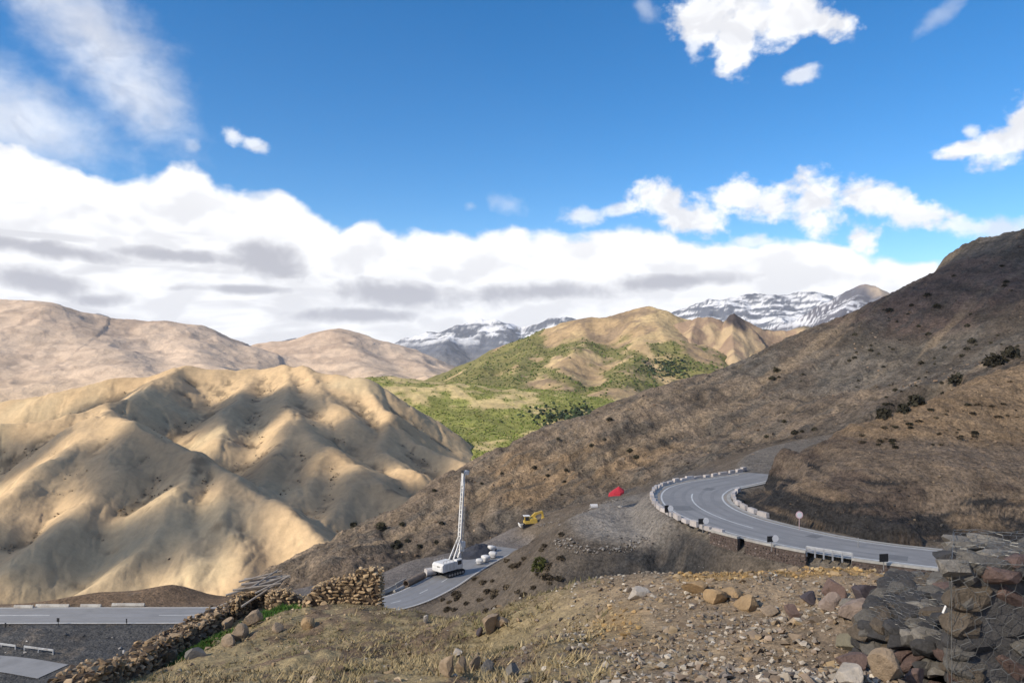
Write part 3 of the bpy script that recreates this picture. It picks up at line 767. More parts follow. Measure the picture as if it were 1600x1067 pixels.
pad = sstep(36.2, 37.2, Zt) * sstep(24, 17, X) * sstep(6, 10, X) * sstep(90, 95, Y) * sstep(124, 118, Y)
c = mixc(c, PADG * 1.25, pad)
c = mixc(c, (0.10, 0.092, 0.085), sstep(20, 26, X) * sstep(126, 132, Y) * sstep(44, 36, X) * sstep(0.0, 0.4, n1 + 0.2))   # dark spoil behind the bend
c = mixc(c, PADG * 0.9, sstep(6.2, 4.5, du) * 0.8)
c = mixc(c, (0.23, 0.185, 0.14), sstep(0.30, 0.5, n2) * 0.35)
link('terrace', grid_mesh('terrace', X, Y, Zt, M_mid, c), kind='structure')

# ------------------------------------------------------------------ bluff with the cut face inside the bend
bp_ = [P(*q) for q in [(1172, 786, 106), (1240, 717, 122), (1300, 689, 120), (1380, 655, 119), (1450, 625, 121), (1520, 595, 126), (1600, 570, 132), (1720, 535, 140), (1850, 505, 145),
       (1300, 703, 111), (1380, 692, 108), (1450, 688, 106), (1530, 688, 105), (1600, 690, 104), (1720, 690, 104), (1850, 690, 104),
       (1380, 672, 112), (1500, 640, 114), (1600, 620, 116),
       (1215, 760, 108), (1250, 760, 98), (1300, 760, 94.5), (1400, 760, 91), (1500, 765, 89), (1600, 770, 87), (1750, 780, 85),
       (1250, 813, 90.6), (1300, 820, 87.6), (1340, 829, 85.2), (1440, 842, 81.6), (1540, 857, 78.2), (1640, 867, 75.2), (1760, 877, 72), (1200, 803, 95)]]
bp_ += [np.array(q) for q in [(28, 98, 39.0), (31, 93, 39.2), (36, 86.5, 39.2), (44, 81.5, 39.2), (52, 77.5, 39.2), (62, 73, 39.2), (78, 66, 39.2), (100, 58, 39), (33, 110, 39.3), (38, 117, 39.3), (46, 122, 39.3), (55, 129, 40), (66, 138, 41), (80, 148, 42), (100, 160, 44)]]
bluff_t = TPS(bp_, 1e-6)
def bluff_z(X, Y):
    z = bluff_t(X, Y)
    a = sstep(39.6, 42, z)
    u = X * 0.9 + Y * 0.3
    z = z + a * (0.7 * fbm(X, Y, 9, 5, 81, 0.55) + 0.55 * fbm(u * 0.30, z * 1.3, 1.8, 5, 83, 0.55, ridged=True) + 0.30 * fbm(X, Y, 1.4, 4, 84, 0.6))
    d, (zr, w) = poly_dist(X, Y, np.c_[UP, UPZ, UPW])
    return np.where(d < w + 1.0, np.minimum(z, zr - 0.5), z - 0.3 * sstep(1.6, 1.0, d - w))
X, Y = fan_grid(1150, 1800, 360, 68, 170, 240)
Zb = bluff_z(X, Y)
c = full(X, (0.195, 0.145, 0.102))
n1 = fbm(X, Y, 8, 4, 181); n2 = fbm(X * 0.3, Zb * 2.0, 1.4, 4, 182)
c = mixc(c, (0.115, 0.085, 0.064), sstep(-0.1, 0.4, n1 + n2 * 0.6))
c = mixc(c, OCHRE * 0.95, sstep(47.5, 49, Zb + n1) * 0.65)
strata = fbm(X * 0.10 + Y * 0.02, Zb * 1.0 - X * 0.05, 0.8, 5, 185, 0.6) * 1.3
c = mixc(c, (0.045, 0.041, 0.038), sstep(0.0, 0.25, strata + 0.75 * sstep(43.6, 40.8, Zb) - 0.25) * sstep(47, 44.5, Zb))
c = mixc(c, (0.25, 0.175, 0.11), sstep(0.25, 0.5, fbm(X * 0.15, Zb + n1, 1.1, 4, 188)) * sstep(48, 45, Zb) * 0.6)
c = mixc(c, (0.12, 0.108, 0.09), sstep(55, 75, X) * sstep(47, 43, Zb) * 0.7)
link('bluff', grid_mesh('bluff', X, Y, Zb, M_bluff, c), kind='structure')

# ------------------------------------------------------------------ foreground slope
CREST = [(40, 1150, 16), (100, 1105, 17), (180, 1072, 20), (260, 1040, 23.5), (330, 1003, 26.5), (375, 968, 28.5), (430, 962, 28), (500, 950, 27), (595, 952, 26), (660, 968, 25), (750, 987, 22.5), (800, 972, 20), (870, 936, 17), (930, 906, 16), (985, 897, 15.5), (1040, 893, 15), (1110, 897, 14.5), (1180, 900, 15), (1215, 896, 15.5), (1250, 890, 16), (1300, 895, 15.5), (1390, 903, 12.5), (1480, 905, 10.5), (1600, 900, 9), (1750, 890, 8)]
fp = [P(*q) for q in CREST]
for q in CREST:
    b_ = P(*q); k = np.array([b_[0] / b_[1], 1.0, 0])
    if q[0] < 300: k = np.array([-1.0, 0.35, 0])
    fp += [b_ + k * 2.2 + np.array([0, 0, -1.5]), b_ + k * 9 + np.array([0, 0, -8.5]), b_ + k * 22 + np.array([0, 0, -22])]
fp += [P(*q) for q in [(300, 1067, 12.6), (450, 1067, 11), (600, 1067, 9.6), (750, 1067, 8.8), (900, 1067, 8.1), (1050, 1067, 7.5), (1200, 1067, 7), (1330, 1067, 6.4), (1430, 1075, 5.9),
       (600, 1000, 15.6), (450, 1020, 17), (350, 1026, 20), (300, 1062, 16.5), (750, 1020, 14), (830, 1000, 13), (900, 985, 12.4), (1000, 960, 11.4), (1100, 950, 11), (1180, 948, 10.9), (1250, 945, 10.4), (1000, 1020, 9.3), (1180, 1010, 8.6), (1330, 935, 9.4), (1300, 985, 8.2), (520, 985, 21), (680, 985, 20)]]
fp += [np.array(q) for q in [(0, 0, 58.3), (-4, 0, 58.0), (4, 0, 58.3), (0, -4, 58.8), (-9, 2, 57.0), (8, 2, 58.0), (-8, 8, 55.6), (-12, 12, 53.6), (6.5, 5.0, 57.2), (3.4, 5.9, 57.2), (3.2, 7.6, 56.9), (-16, 6, 53.5), (12, 0, 58)]]
fore_t = TPS(fp, 1e-6)
def fore_z(X, Y):
    z = fore_t(X, Y)
    r = np.hypot(X, Y)
    grass = sstep(1.5, -0.5, X - 0.02 * Y)
    return z + 0.17 * fbm(X, Y, 2.6, 5, 191, 0.55) + (0.05 + 0.09 * grass) * fbm(X, Y, 0.6, 4, 193) + 0.012 * fbm(X, Y, 0.12, 2, 195)
X, Y = fan_grid(-500, 2100, 760, 2.2, 50, 330)
Zf = fore_z(X, Y)
def fore_soil(X, Y):
    n1 = fbm(X, Y, 2.2, 4, 211); n2 = fbm(X, Y, 0.5, 4, 212)
    grass = sstep(2.3, -0.6, X + 0.9 * n1 + 0.07 * (Y - 14))
    def bl(px, py, d, rx, ry):
        q = P(px, py, d); return np.exp(-((X - q[0]) / rx) ** 2 - ((Y - q[1]) / ry) ** 2)
    orange = np.maximum.reduce([0.72 * bl(960, 975, 11.6, 0.7, 2.2), bl(1250, 905, 14, 1.7, 2.2) * 1.1, bl(1110, 905, 13.5, 0.8, 1.3), bl(1300, 910, 13, 1.4, 1.8)])
    return grass, orange, n1, n2
grass, orange, n1, n2 = fore_soil(X, Y)
c = full(X, GRAV)
c = mixc(c, (0.20, 0.155, 0.115), sstep(0, 0.5, n1))
c = mixc(c, ORANGE, sstep(0.30, 0.95, orange + 0.5 * n1 + 0.25 * n2) * 0.85)
g = full(X, STRAW); g = mixc(g, EARTH * 0.85, sstep(-0.10, 0.30, 0.8 * n1 + 0.9 * n2)); g = mixc(g, OLIVE, sstep(0.05, 0.45, fbm(X, Y, 3.5, 3, 214) + 0.3 * n2) * 0.7)
c = c + (g - c) * grass[..., None]
c = mixc(c, (0.13, 0.105, 0.085), sstep(9.5, 7.5, Y) * sstep(2.6, 3.4, X) * 0.7)
link('foreground_slope', grid_mesh('foreground_slope', X, Y, Zf, M_fore, c), kind='structure')
# ------------------------------------------------------------------ roads
M_asph = plain_mat('worn_asphalt', (0.30, 0.288, 0.275), 0.85, 0.10, 0.35, 0.01, dirt=(0.25, 0.24, 0.23))
M_asph2 = plain_mat('grey_asphalt', (0.27, 0.265, 0.262), 0.85, 0.10, 0.3, 0.01, dirt=(0.22, 0.215, 0.21))
M_paint = plain_mat('road_paint', (0.62, 0.61, 0.58), 0.8, 0.25, 1.5)
M_shoulder = plain_mat('concrete_edge', (0.42, 0.40, 0.36), 0.9, 0.25, 1.2, 0.01)

def offset_line(line, off):
    t = np.gradient(line, axis=0); t /= np.linalg.norm(t, axis=1)[:, None]
    nrm = np.c_[-t[:, 1], t[:, 0]]
    return line + nrm * np.asarray(off)[..., None] if np.ndim(off) else line + nrm * off

def ribbon(name, line, zs, o0, o1, dz, mat, parent=None, i0=0, i1=None, **kw):
    i1 = len(line) if i1 is None else i1
    a = offset_line(line, o0)[i0:i1]; b = offset_line(line, o1)[i0:i1]; z = np.asarray(zs)[i0:i1] + dz
    X = np.stack([a[:, 0], b[:, 0]]); Y = np.stack([a[:, 1], b[:, 1]]); Z = np.stack([z, z])
    return link(name, grid_mesh(name, X, Y, Z, mat), parent, **kw)

UPF, UPZF, UPWF = UP, UPZ, UPW
UP, UPZ, UPW = UP[:122], UPZ[:122], UPW[:122]          # the surfaced part; a dirt track goes on behind the bluff
upper_road = ribbon('road', UP, UPZ, UPW, -UPW, 0.03, M_asph, kind='structure')
lower_road = ribbon('road', LOW, LOWZ, LOWW, -LOWW, 0.03, M_asph2, kind='structure')
for s in (1, -1):
    ribbon('road_edge', UP, UPZ, s * UPW, s * (UPW + 0.55), 0.06, M_shoulder, upper_road)
    ribbon('edge_line', UP, UPZ, s * (UPW - 0.45), s * (UPW - 0.68), 0.05, M_paint, upper_road, 38 if s > 0 else 30, 118)
    ribbon('edge_line', LOW, LOWZ, s * 3.55, s * 3.75, 0.05, M_paint, lower_road)
ribbon('centre_line', UP, UPZ, 0.10, -0.10, 0.05, M_paint, upper_road, 66, 92)
for k in range(6, len(LOW) - 10, 9):
    ribbon('lane_dash', LOW, LOWZ, 0.10, -0.10, 0.05, M_paint, lower_road, k, k + 4)
M_track = plain_mat('tyre_polished_asphalt', (0.262, 0.252, 0.242), 0.8, 0.10, 0.5)
M_patch = plain_mat('asphalt_patch', (0.20, 0.195, 0.19), 0.85, 0.15, 0.8)
for off in (-2.75, -1.15, 1.15, 2.75):
    ribbon('wheel_track', UP, UPZ, off - 0.27, off + 0.27, 0.04, M_track, upper_road)
    ribbon('wheel_track', LOW, LOWZ, off - 0.27, off + 0.27, 0.04, M_track, lower_road)
for o0, o1, i0, i1 in ((0.4, 2.4, 44, 47), (-3.2, -1.6, 57, 60), (1.0, 3.6, 78, 82), (-2.0, -0.6, 96, 100), (-0.2, 1.4, 36, 38)):
    ribbon('repair_patch', UP, UPZ, o0, o1, 0.045, M_patch, upper_road, i0, i1)
M_dust = plain_mat('road_dust', (0.33, 0.285, 0.235), 0.95, 0.2, 1.2)
rdu = np.random.default_rng(77)
def dust(line, zs, ws, side, parent, seed):
    w = 0.25 + 0.55 * np.clip(fbm(np.arange(len(line)) * 1.0, np.zeros(len(line)), 4.0, 3, seed), -0.3, 1)
    ribbon('dust_verge', line, zs, side * (ws - w), side * (ws + 0.02), 0.046, M_dust, parent)
dust(UP, UPZ, UPW, 1, upper_road, 5); dust(UP, UPZ, UPW, -1, upper_road, 6); dust(LOW, LOWZ, LOWW, 1, lower_road, 7); dust(LOW, LOWZ, LOWW, -1, lower_road, 8)
UP, UPZ, UPW = UPF, UPZF, UPWF
# ------------------------------------------------------------------ placing helpers
def at_z(f, x, y):
    return float(f(np.array([[float(x)]]), np.array([[float(y)]]))[0, 0])

def hit(px, py, f, d0, d1, n=260):
    """first point where the view ray through photo pixel(s) meets the ground f"""
    px = np.atleast_1d(np.asarray(px, float)); py = np.atleast_1d(np.asarray(py, float))
    D = np.geomspace(d0, d1, n)[:, None]
    Xr = (px - 800)[None] / F * D; Yr = D + 0 * Xr; Zr = Z0 - (py - HOR)[None] / F * D
    below = f(Xr, Yr) >= Zr
    i = np.where(below.any(0), below.argmax(0), -1)
    d = D[i, 0]; ok = (i > 0)
    x = (px - 800) / F * d
    return np.c_[x, d, f(x[None], d[None])[0]], ok

# ------------------------------------------------------------------ stones
def hull_mesh(name, seed, n=15, sq=(1, 1, 0.7), mat=None, jit=0.25):
    r_ = np.random.default_rng(seed)
    p = r_.normal(size=(n, 3)); p /= np.linalg.norm(p, axis=1)[:, None]
    p *= (1 - jit * r_.random((n, 1))) * np.array(sq) * 0.5
    bm = bmesh.new()
    for q in p: bm.verts.new(q)
    res = bmesh.ops.convex_hull(bm, input=bm.verts)
    bmesh.ops.delete(bm, geom=[v for v in bm.verts if not v.link_faces], context='VERTS')
    bmesh.ops.triangulate(bm, faces=bm.faces)
    bmesh.ops.recalc_face_normals(bm, faces=bm.faces)
    me = bpy.data.meshes.new(name); bm.to_mesh(me); bm.free()
    if mat: me.materials.append(mat)
    return me

def rock_mesh(name, seed, size, mat, sub=3, cuts=11, rough=0.05, smooth=False):
    """boulder: a sphere cut flat by random planes, then roughened"""
    r_ = np.random.default_rng(seed)
    bm = bmesh.new(); bmesh.ops.create_icosphere(bm, subdivisions=sub, radius=0.5)
    co = np.array([v.co[:] for v in bm.verts])
    for _ in range(cuts):
        n = r_.normal(size=3); n /= np.linalg.norm(n); h = 0.20 + 0.16 * r_.random()
        s = co @ n - h
        co = co - np.clip(s, 0, 1)[:, None] * n * 0.97
    nn = fbm(co[:, 0] * 3 + seed, co[:, 1] * 3 + co[:, 2] * 2.1, 0.5, 4, seed, 0.6)
    co = co * (1 + rough * nn)[:, None]
    co = co / (co.max(0) - co.min(0)) * np.array(size)
    for v, q in zip(bm.verts, co): v.co = q
    me = bpy.data.meshes.new(name); bm.to_mesh(me); bm.free()
    if mat: me.materials.append(mat)
    if smooth:
        for p in me.polygons: p.use_smooth = True
    return me

def mesh_arrays(me):
    V = np.empty(len(me.vertices) * 3, np.float32); me.vertices.foreach_get('co', V)
    Fc = np.array([tuple(p.vertices) for p in me.polygons], np.int32)
    return V.reshape(-1, 3), Fc

def scatter_mesh(name, protos, pos, size, cols, mat, sink=0.25, tilt=0.5, seed=1, smooth=False, aniso=0.3):
    """many small pieces as one mesh; protos: list of (V, F)"""
    r_ = np.random.default_rng(seed)
    pos = np.asarray(pos); n = len(pos)
    which = r_.integers(0, len(protos), n)
    Vs, Fs, Cs = [], [], []; off = 0
    for k, (pv, pf) in enumerate(protos):
        idx = np.where(which == k)[0]
        if len(idx) == 0: continue
        m = len(idx)
        a = r_.random(m) * 2 * np.pi; tx = (r_.random(m) - .5) * 2 * tilt
        ca, sa = np.cos(a), np.sin(a); ct, st = np.cos(tx), np.sin(tx)
        sc = np.asarray(size)[idx][:, None] * (1 + aniso * (r_.random((m, 3)) - .5) * 2)
        v = pv[None] * sc[:, None, :]
        y = v[..., 1] * ct[:, None] - v[..., 2] * st[:, None]; z = v[..., 1] * st[:, None] + v[..., 2] * ct[:, None]
        x = v[..., 0]
        V = np.stack([x * ca[:, None] - y * sa[:, None], x * sa[:, None] + y * ca[:, None], z], -1)
        base = pos[idx].copy(); base[:, 2] += np.asarray(size)[idx] * (0.35 - sink)
        V = V + base[:, None]
        Vs.append(V.reshape(-1, 3)); Fs.append((pf[None] + (np.arange(m) * len(pv))[:, None, None] + off).reshape(-1, pf.shape[1]))
        Cs.append(np.repeat(np.asarray(cols)[idx], len(pv), 0)); off += m * len(pv)
    return raw_mesh(name, np.concatenate(Vs), np.concatenate(Fs), mat, smooth, np.concatenate(Cs))

def tints(n, palette, var=0.25, seed=1):
    r_ = np.random.default_rng(seed)
    p = np.array(palette)[r_.integers(0, len(palette), n)]
    return np.clip(p * (1 + var * r_.normal(size=(n, 1))), 0.01, 0.9)

M_stuffrock = attr_mat('loose_stone', 0.92, 9, 0.3)
PROTO = [mesh_arrays(hull_mesh('p', 900 + i, 9, (1, 0.85, 0.55))) for i in range(6)]

# ------------------------------------------------------------------ drilling rig
M_white = plain_mat('dusty_white_paint', (0.80, 0.77, 0.72), 0.5, 0.10, 0.9, dirt=(0.62, 0.56, 0.47))
M_black = plain_mat('black_steel', (0.025, 0.025, 0.027), 0.6, 0.3, 2.0)
M_glass = plain_mat('dark_glass', (0.03, 0.035, 0.04), 0.12, 0.1, 1.0, spec=0.6)
M_steel = plain_mat('bare_steel', (0.42, 0.40, 0.37), 0.45, 0.2, 2.0, metal=0.5)
rig_p = on_level(703, 897, 18.03)
rig = empty('drilling_rig', rig_p, R(48), label='tall white drilling rig on crawler tracks standing on the lower road', cat='drilling rig')
for s in (-1, 1):
    t = MB()
    prof = [(-2.35, 0.45), (-2.1, 0.12), (-1.7, 0.0), (1.7, 0.0), (2.1, 0.12), (2.35, 0.45), (2.3, 0.75), (2.0, 0.95), (-2.0, 0.95), (-2.3, 0.75)]
    t.prism(prof, s * 1.45 - 0.32, s * 1.45 + 0.32)
    tr = t.build('track', M_black, rig, bevel=0.03)
    w = MB()
    for k in range(6):
        w.cyl((-1.75 + k * 0.7, s * 1.45 - 0.37, 0.45), (-1.75 + k * 0.7, s * 1.45 + 0.37, 0.45), 0.24, n=12)
    w.build('rollers', M_steel, tr)
    g = MB()
    for k in range(15):
        g.box((-2.0 + k * 0.285, s * 1.45, 0.975), (0.10, 0.66, 0.05)); g.box((-1.7 + k * 0.243, s * 1.45, -0.012), (0.10, 0.66, 0.03))
    g.build('track_shoes', M_black, tr, kind='stuff')
MB().box((0, 0, 0.62), (3.0, 2.4, 0.5)).cyl((0, 0, 0.85), (0, 0, 1.18), 0.85, n=20).build('undercarriage', M_black, rig)
hb = MB()
hb.prism([(-3.3, 1.35), (-3.15, 1.15), (1.5, 1.15), (1.5, 2.05), (0.2, 2.75), (-2.9, 2.75), (-3.3, 2.4)], -1.45, 1.45)
house = hb.build('engine_house', M_white, rig, bevel=0.08)
v = MB()
for k in range(5): v.box((-3.31, -0.35 + 0.0, 1.75 + k * 0.13), (0.04, 0.75, 0.05))
v.build('vent_grille', M_black, house)
v = MB()
for k in range(4): v.box((-2.2 + k * 0.9, -1.46, 1.95), (0.72, 0.03, 1.1))
v.build('side_doors', plain_mat('white_panel', (0.66, 0.62, 0.56), 0.5, 0.1, 1.5), house)
MB().box((-3.05, 0, 1.62), (0.7, 2.5, 0.85)).build('counterweight', M_white, rig, bevel=0.15)
rl = MB()
for y in (-1.3, 1.3):
    rl.bar((-2.9, y, 3.25), (-0.4, y, 3.25), 0.05)
    for k in range(4): rl.bar((-2.9 + k * 0.83, y, 2.7), (-2.9 + k * 0.83, y, 3.25), 0.05)
rl.build('handrail', M_steel, rig)
cabm = MB(); cabm.prism([(0.35, 1.2), (1.95, 1.2), (2.1, 1.9), (1.85, 2.95), (0.45, 2.95), (0.35, 2.6)], -1.5, -0.55)
cab = cabm.build('cab', M_white, rig, bevel=0.06)
MB().box((1.15, -1.51, 2.35), (1.0, 0.03, 0.75)).build('cab_window', M_glass, cab)
MB().box((2.02, -1.02, 2.35), (0.04, 0.75, 0.8), (0, R(-13), 0)).build('cab_window', M_glass, cab)
# mast with twin rails, leaning a little
b0 = Vector((2.35, 0.15, 1.3)); lean = Vector((0.035, -0.045, 1)).normalized()
top = b0 + lean * 18.0
mast = MB()
side = Vector((0, 1, 0))
for s in (-1, 1):
    mast.bar(b0 + side * 0.30 * s, b0 + lean * 16.2 + side * 0.30 * s, 0.26, 0.34)
mast_o = mast.build('mast', M_white, rig, bevel=0.02)
br = MB()
for k in range(19):
    z_ = 0.5 + k * 0.85
    br.box(b0 + lean * z_, (0.22, 0.5, 0.16))
br.build('mast_rungs', M_white, mast_o, kind='stuff')
MB().bar(b0 + lean * 15.4 + Vector((-0.05, 0.0, 0)), b0 + lean * 17.9, 0.55, 0.5).build('mast_extension', M_white, rig, bevel=0.03)
hd = MB(); hd.box(b0 + lean * 18.1 + Vector((0.35, -0.2, 0)), (1.5, 0.7, 0.42)); hd.box(b0 + lean * 17.75 + Vector((0.55, -0.25, 0)), (0.8, 0.5, 0.5), taper=1.3)
hd.build('mast_head', M_white, rig, bevel=0.04)
sh = MB()
for x_ in (0.95, -0.25): sh.cyl(b0 + lean * 18.15 + Vector((x_, -0.5, 0)), b0 + lean * 18.15 + Vector((x_, 0.1, 0)), 0.28, n=14)
sh.build('sheaves', M_black, rig)
bk = MB()
for s in (-1, 1):
    bk.bar((0.3, 0.55 * s, 2.6), b0 + lean * 5.4 + side * 0.35 * s, 0.20, 0.26)
    bk.bar((1.2, 0.5 * s, 2.2), b0 + lean * 2.6 + side * 0.3 * s, 0.30, 0.34)
bk.build('backstay', M_white, rig)
kel = MB(); kel.cyl(b0 + lean * 0.2 + Vector((0.75, -0.2, 0)), b0 + lean * 11.2 + Vector((0.75, -0.2, 0)), 0.13, n=10)
kel.build('kelly_bar', M_steel, rig)
rd = MB(); rd.box(b0 + lean * 3.9 + Vector((0.6, -0.15, 0)), (1.0, 0.9, 1.2)); rd.cyl(b0 + lean * 2.6 + Vector((0.75, -0.2, 0)), b0 + lean * 3.4 + Vector((0.75, -0.2, 0)), 0.36, n=14)
rd.build('rotary_drive', M_white, rig, bevel=0.06)
MB().cyl((1.0, -0.5, 2.9), (1.0, 0.5, 2.9), 0.42, n=16).build('winch', M_black, rig)
ca = MB()
for dx_ in (0.95, 1.02): ca.cyl(b0 + lean * 18.1 + Vector((dx_ - 0.2, -0.2, 0)), b0 + lean * 11.2 + Vector((0.75, -0.2, 0)), 0.025, n=5)
ca.cyl(b0 + lean * 18.1 + Vector((-0.5, -0.2, 0)), Vector((1.0, -0.1, 3.2)), 0.025, n=5)
ca.build('hoist_rope', M_black, rig)

# things around the rig
def hollow_tube(p0, p1, ro, ri, n=18):
    m = MB(); m.cyl(p0, p1, ro, n=n, caps=False); m.cyl(p0, p1, ri, n=n, caps=False)
    o = len(m.v)
    for e in (0, n):
        for i in range(n):
            j = (i + 1) % n
            m.f.append((e + i, e + j, 2 * n + e + j, 2 * n + e + i))
    return m
M_rust = plain_mat('rusty_pipe_steel', (0.24, 0.18, 0.13), 0.8, 0.3, 1.5, dirt=(0.14, 0.10, 0.08))
a_ = on_level(634, 917, 18.0); b_ = on_level(662, 903, 18.0)
a_[2] = b_[2] = 18.62
hollow_tube(a_, b_, 0.60, 0.52).build('steel_pipe', M_rust, smooth=False, label='wide brown steel pipe with dark open end lying at the lower road edge', cat='pipe')
M_conc = plain_mat('pale_concrete', (0.47, 0.44, 0.39), 0.9, 0.2, 1.2, 0.01, dirt=(0.30, 0.26, 0.22))
def barrier_run(p0, p1, name, label, cat, group=None, h=0.75, w=0.5, mat=None):
    p0 = Vector(p0); p1 = Vector(p1); L = (p1 - p0).length
    m = MB(); m.prism([(-w / 2, 0), (w / 2, 0), (w / 2, 0.16), (w * 0.22, 0.42), (w * 0.17, h), (-w * 0.17, h), (-w * 0.22, 0.42), (-w / 2, 0.16)], -L / 2, L / 2)
    o = m.build(name, mat or M_conc, bevel=0.02, label=label, cat=cat, group=group)
    d = p1 - p0
    o.location = (p0 + p1) / 2; o.rotation_euler = (-math.asin(d.z / L) * 0 , 0, math.atan2(d.y, d.x) - math.pi / 2)
    return o
barrier_run(on_level(594, 931, 18.0), on_level(618, 919, 18.0), 'concrete_barrier', 'pale concrete barrier at the lower road edge nearest the ruined wall', 'barrier')
barrier_run(on_level(618, 918, 18.0), on_level(634, 909, 18.0), 'concrete_barrier', 'pale concrete barrier behind the open end of the steel pipe', 'barrier')
barrier_run(on_level(616, 925, 18.0), on_level(631, 918, 18.0), 'concrete_barrier', 'short pale kerb block lying in front of the steel pipe', 'barrier', h=0.45)
M_tool = plain_mat('worn_white_tool', (0.60, 0.55, 0.51), 0.6, 0.2, 2.0, dirt=(0.36, 0.29, 0.24))
bp0 = on_level(672, 899, 18.02)
bucket = empty('drill_bucket', bp0, R(30), label='white toothed drilling bucket lying on its side behind the rig', cat='drill bucket')
hollow_tube((-0.9, 0, 0.75), (0.8, 0, 0.75), 0.75, 0.68, 20).build('bucket_shell', M_tool, bucket)
MB().cyl((-0.92, 0, 0.75), (-0.8, 0, 0.75), 0.74, n=20).build('bucket_lid', M_tool, bucket)
tt = MB()
for k in range(9):
    a = 2 * math.pi * k / 9
    c_ = Vector((0.8, math.cos(a) * 0.72, 0.75 + math.sin(a) * 0.72)); n_ = Vector((0, -math.sin(a), math.cos(a)))
    tt.add([c_ - n_ * 0.2, c_ + n_ * 0.2, c_ + Vector((0.42, 0, 0)), c_ + Vector((0, -math.cos(a), -math.sin(a))) * 0.1], [(0, 1, 2), (1, 0, 3), (0, 2, 3), (2, 1, 3)])
tt.build('teeth', M_tool, bucket)
M_bag = plain_mat('white_woven_sack', (0.72, 0.69, 0.65), 0.85, 0.12, 3.0, 0.02)
def bag_mesh(seed):
    r_ = np.random.default_rng(seed)
    bm = bmesh.new(); bmesh.ops.create_cube(bm, size=1.0)
    bmesh.ops.subdivide_edges(bm, edges=bm.edges, cuts=5, use_grid_fill=True)
    for v in bm.verts:
        p = Vector(v.co); q = p.normalized() * 0.62
        p = p.lerp(q, 0.55)
        p += Vector(r_.normal(size=3)) * 0.012
        p.x *= 1.12 * (1 + 0.12 * math.sin(p.z * 6)); p.y *= 1.12 * (1 + 0.12 * math.sin(p.z * 6)); p.z *= 0.92
        v.co = p
    me = bpy.data.meshes.new('bulk_sack'); bm.to_mesh(me); bm.free(); me.materials.append(M_bag)
    for p in me.polygons: p.use_smooth = True
    return me
for i, (px, py, s, lab) in enumerate([(749, 881, 1.05, 'smallest white bulk sack, nearest to the drilling rig'), (759, 877, 1.25, 'white bulk sack second from the drilling rig'), (770, 871, 1.25, 'white bulk sack third from the drilling rig, at the road edge'), (768, 861, 1.2, 'white bulk sack farthest along the lower road end')]):
    q = on_level(px, py, 18.05)
    o = link('bulk_sack', bag_mesh(40 + i), label=lab, cat='sack', group='white sacks at the end of the lower road')
    o.location = (q[0], q[1], q[2] + 0.55 * s); o.scale = (s,) * 3; o.rotation_euler = (0.05 * i, 0.04, 0.7 * i)
# dark heap of spoil where the road ends
M_spoil = plain_mat('dark_wet_spoil', (0.058, 0.058, 0.066), 0.8, 0.4, 0.9, 0.08)
q = on_level(742, 868, 18.0)
rr = np.linspace(0, 1, 26)[:, None]; aa = np.linspace(0, 2 * np.pi, 61)[None, :]
Xh = rr * np.cos(aa) * 3.6; Yh = rr * np.sin(aa) * 6.5
Zhp = 1.5 * (1 - rr ** 1.6) + 0.35 * fbm(Xh, Yh, 1.6, 4, 411) * (1 - rr) * 2.0 - 0.05 * rr + 0.12 * fbm(Xh, Yh, 0.5, 2, 412)
Zhp[-1] = -0.25
o = link('spoil_heap', grid_mesh('spoil_heap', Xh, Yh, Zhp, M_spoil), label='dark heap of wet spoil behind the drilling rig', cat='heap'); o.location = q + np.array([0.2, 2.6, 0]); o.rotation_euler = (0, 0, R(-28))

# ------------------------------------------------------------------ yellow excavator
M_yel = plain_mat('yellow_paint', (0.62, 0.42, 0.085), 0.5, 0.12, 2.0, dirt=(0.40, 0.30, 0.15))
exq = hit(826, 822, lambda X, Y: np.maximum(terr_z(X, Y), hill_z(X, Y)), 120, 240)[0][0]
ex = empty('excavator', exq, R(12), label='small yellow excavator with white topped cab on the dirt track', cat='excavator'); ex.scale = (1.12,) * 3
for s in (-1, 1):
    t = MB(); t.prism([(-1.5, 0.3), (-1.2, 0.0), (1.2, 0.0), (1.5, 0.3), (1.4, 0.6), (-1.4, 0.6)], s * 0.85 - 0.25, s * 0.85 + 0.25); t.build('track', M_black, ex, bevel=0.03)
MB().prism([(-0.9, 0.65), (1.5, 0.65), (1.7, 1.0), (1.5, 1.75), (0.3, 1.75), (0.1, 1.3), (-0.9, 1.3)], -1.0, 1.0).build('engine_house', M_yel, ex, bevel=0.06)
cb = MB().prism([(-1.15, 0.8), (-0.05, 0.8), (-0.05, 2.2), (-1.05, 2.2)], -0.95, 0.15).build('cab', M_yel, ex, bevel=0.04)
MB().box((-0.55, -0.96, 1.7), (0.75, 0.03, 0.7)).build('cab_window', M_glass, cb)
MB().box((-1.13, -0.4, 1.75), (0.03, 0.8, 0.7)).build('cab_window', M_glass, cb)
MB().box((-0.55, -0.4, 2.26), (1.3, 1.3, 0.12)).build('cab_roof', M_white, cb, bevel=0.03)
MB().box((-1.95, 0, 0.35), (0.14, 2.1, 0.6), (0, R(-12), 0)).bar((-1.9, 0.5, 0.35), (-1.0, 0.5, 0.4), 0.14).bar((-1.9, -0.5, 0.35), (-1.0, -0.5, 0.4), 0.14).build('dozer_blade', M_white, ex)
MB().bar((0.5, 0.5, 1.4), (1.7, 0.5, 2.5), 0.42, 0.6).bar((1.7, 0.5, 2.45), (3.0, 0.5, 2.75), 0.4, 0.5).build('boom', M_yel, ex, bevel=0.03)
MB().bar((2.95, 0.5, 2.85), (3.2, 0.5, 1.4), 0.32, 0.4).build('dipper_arm', M_yel, ex, bevel=0.03)
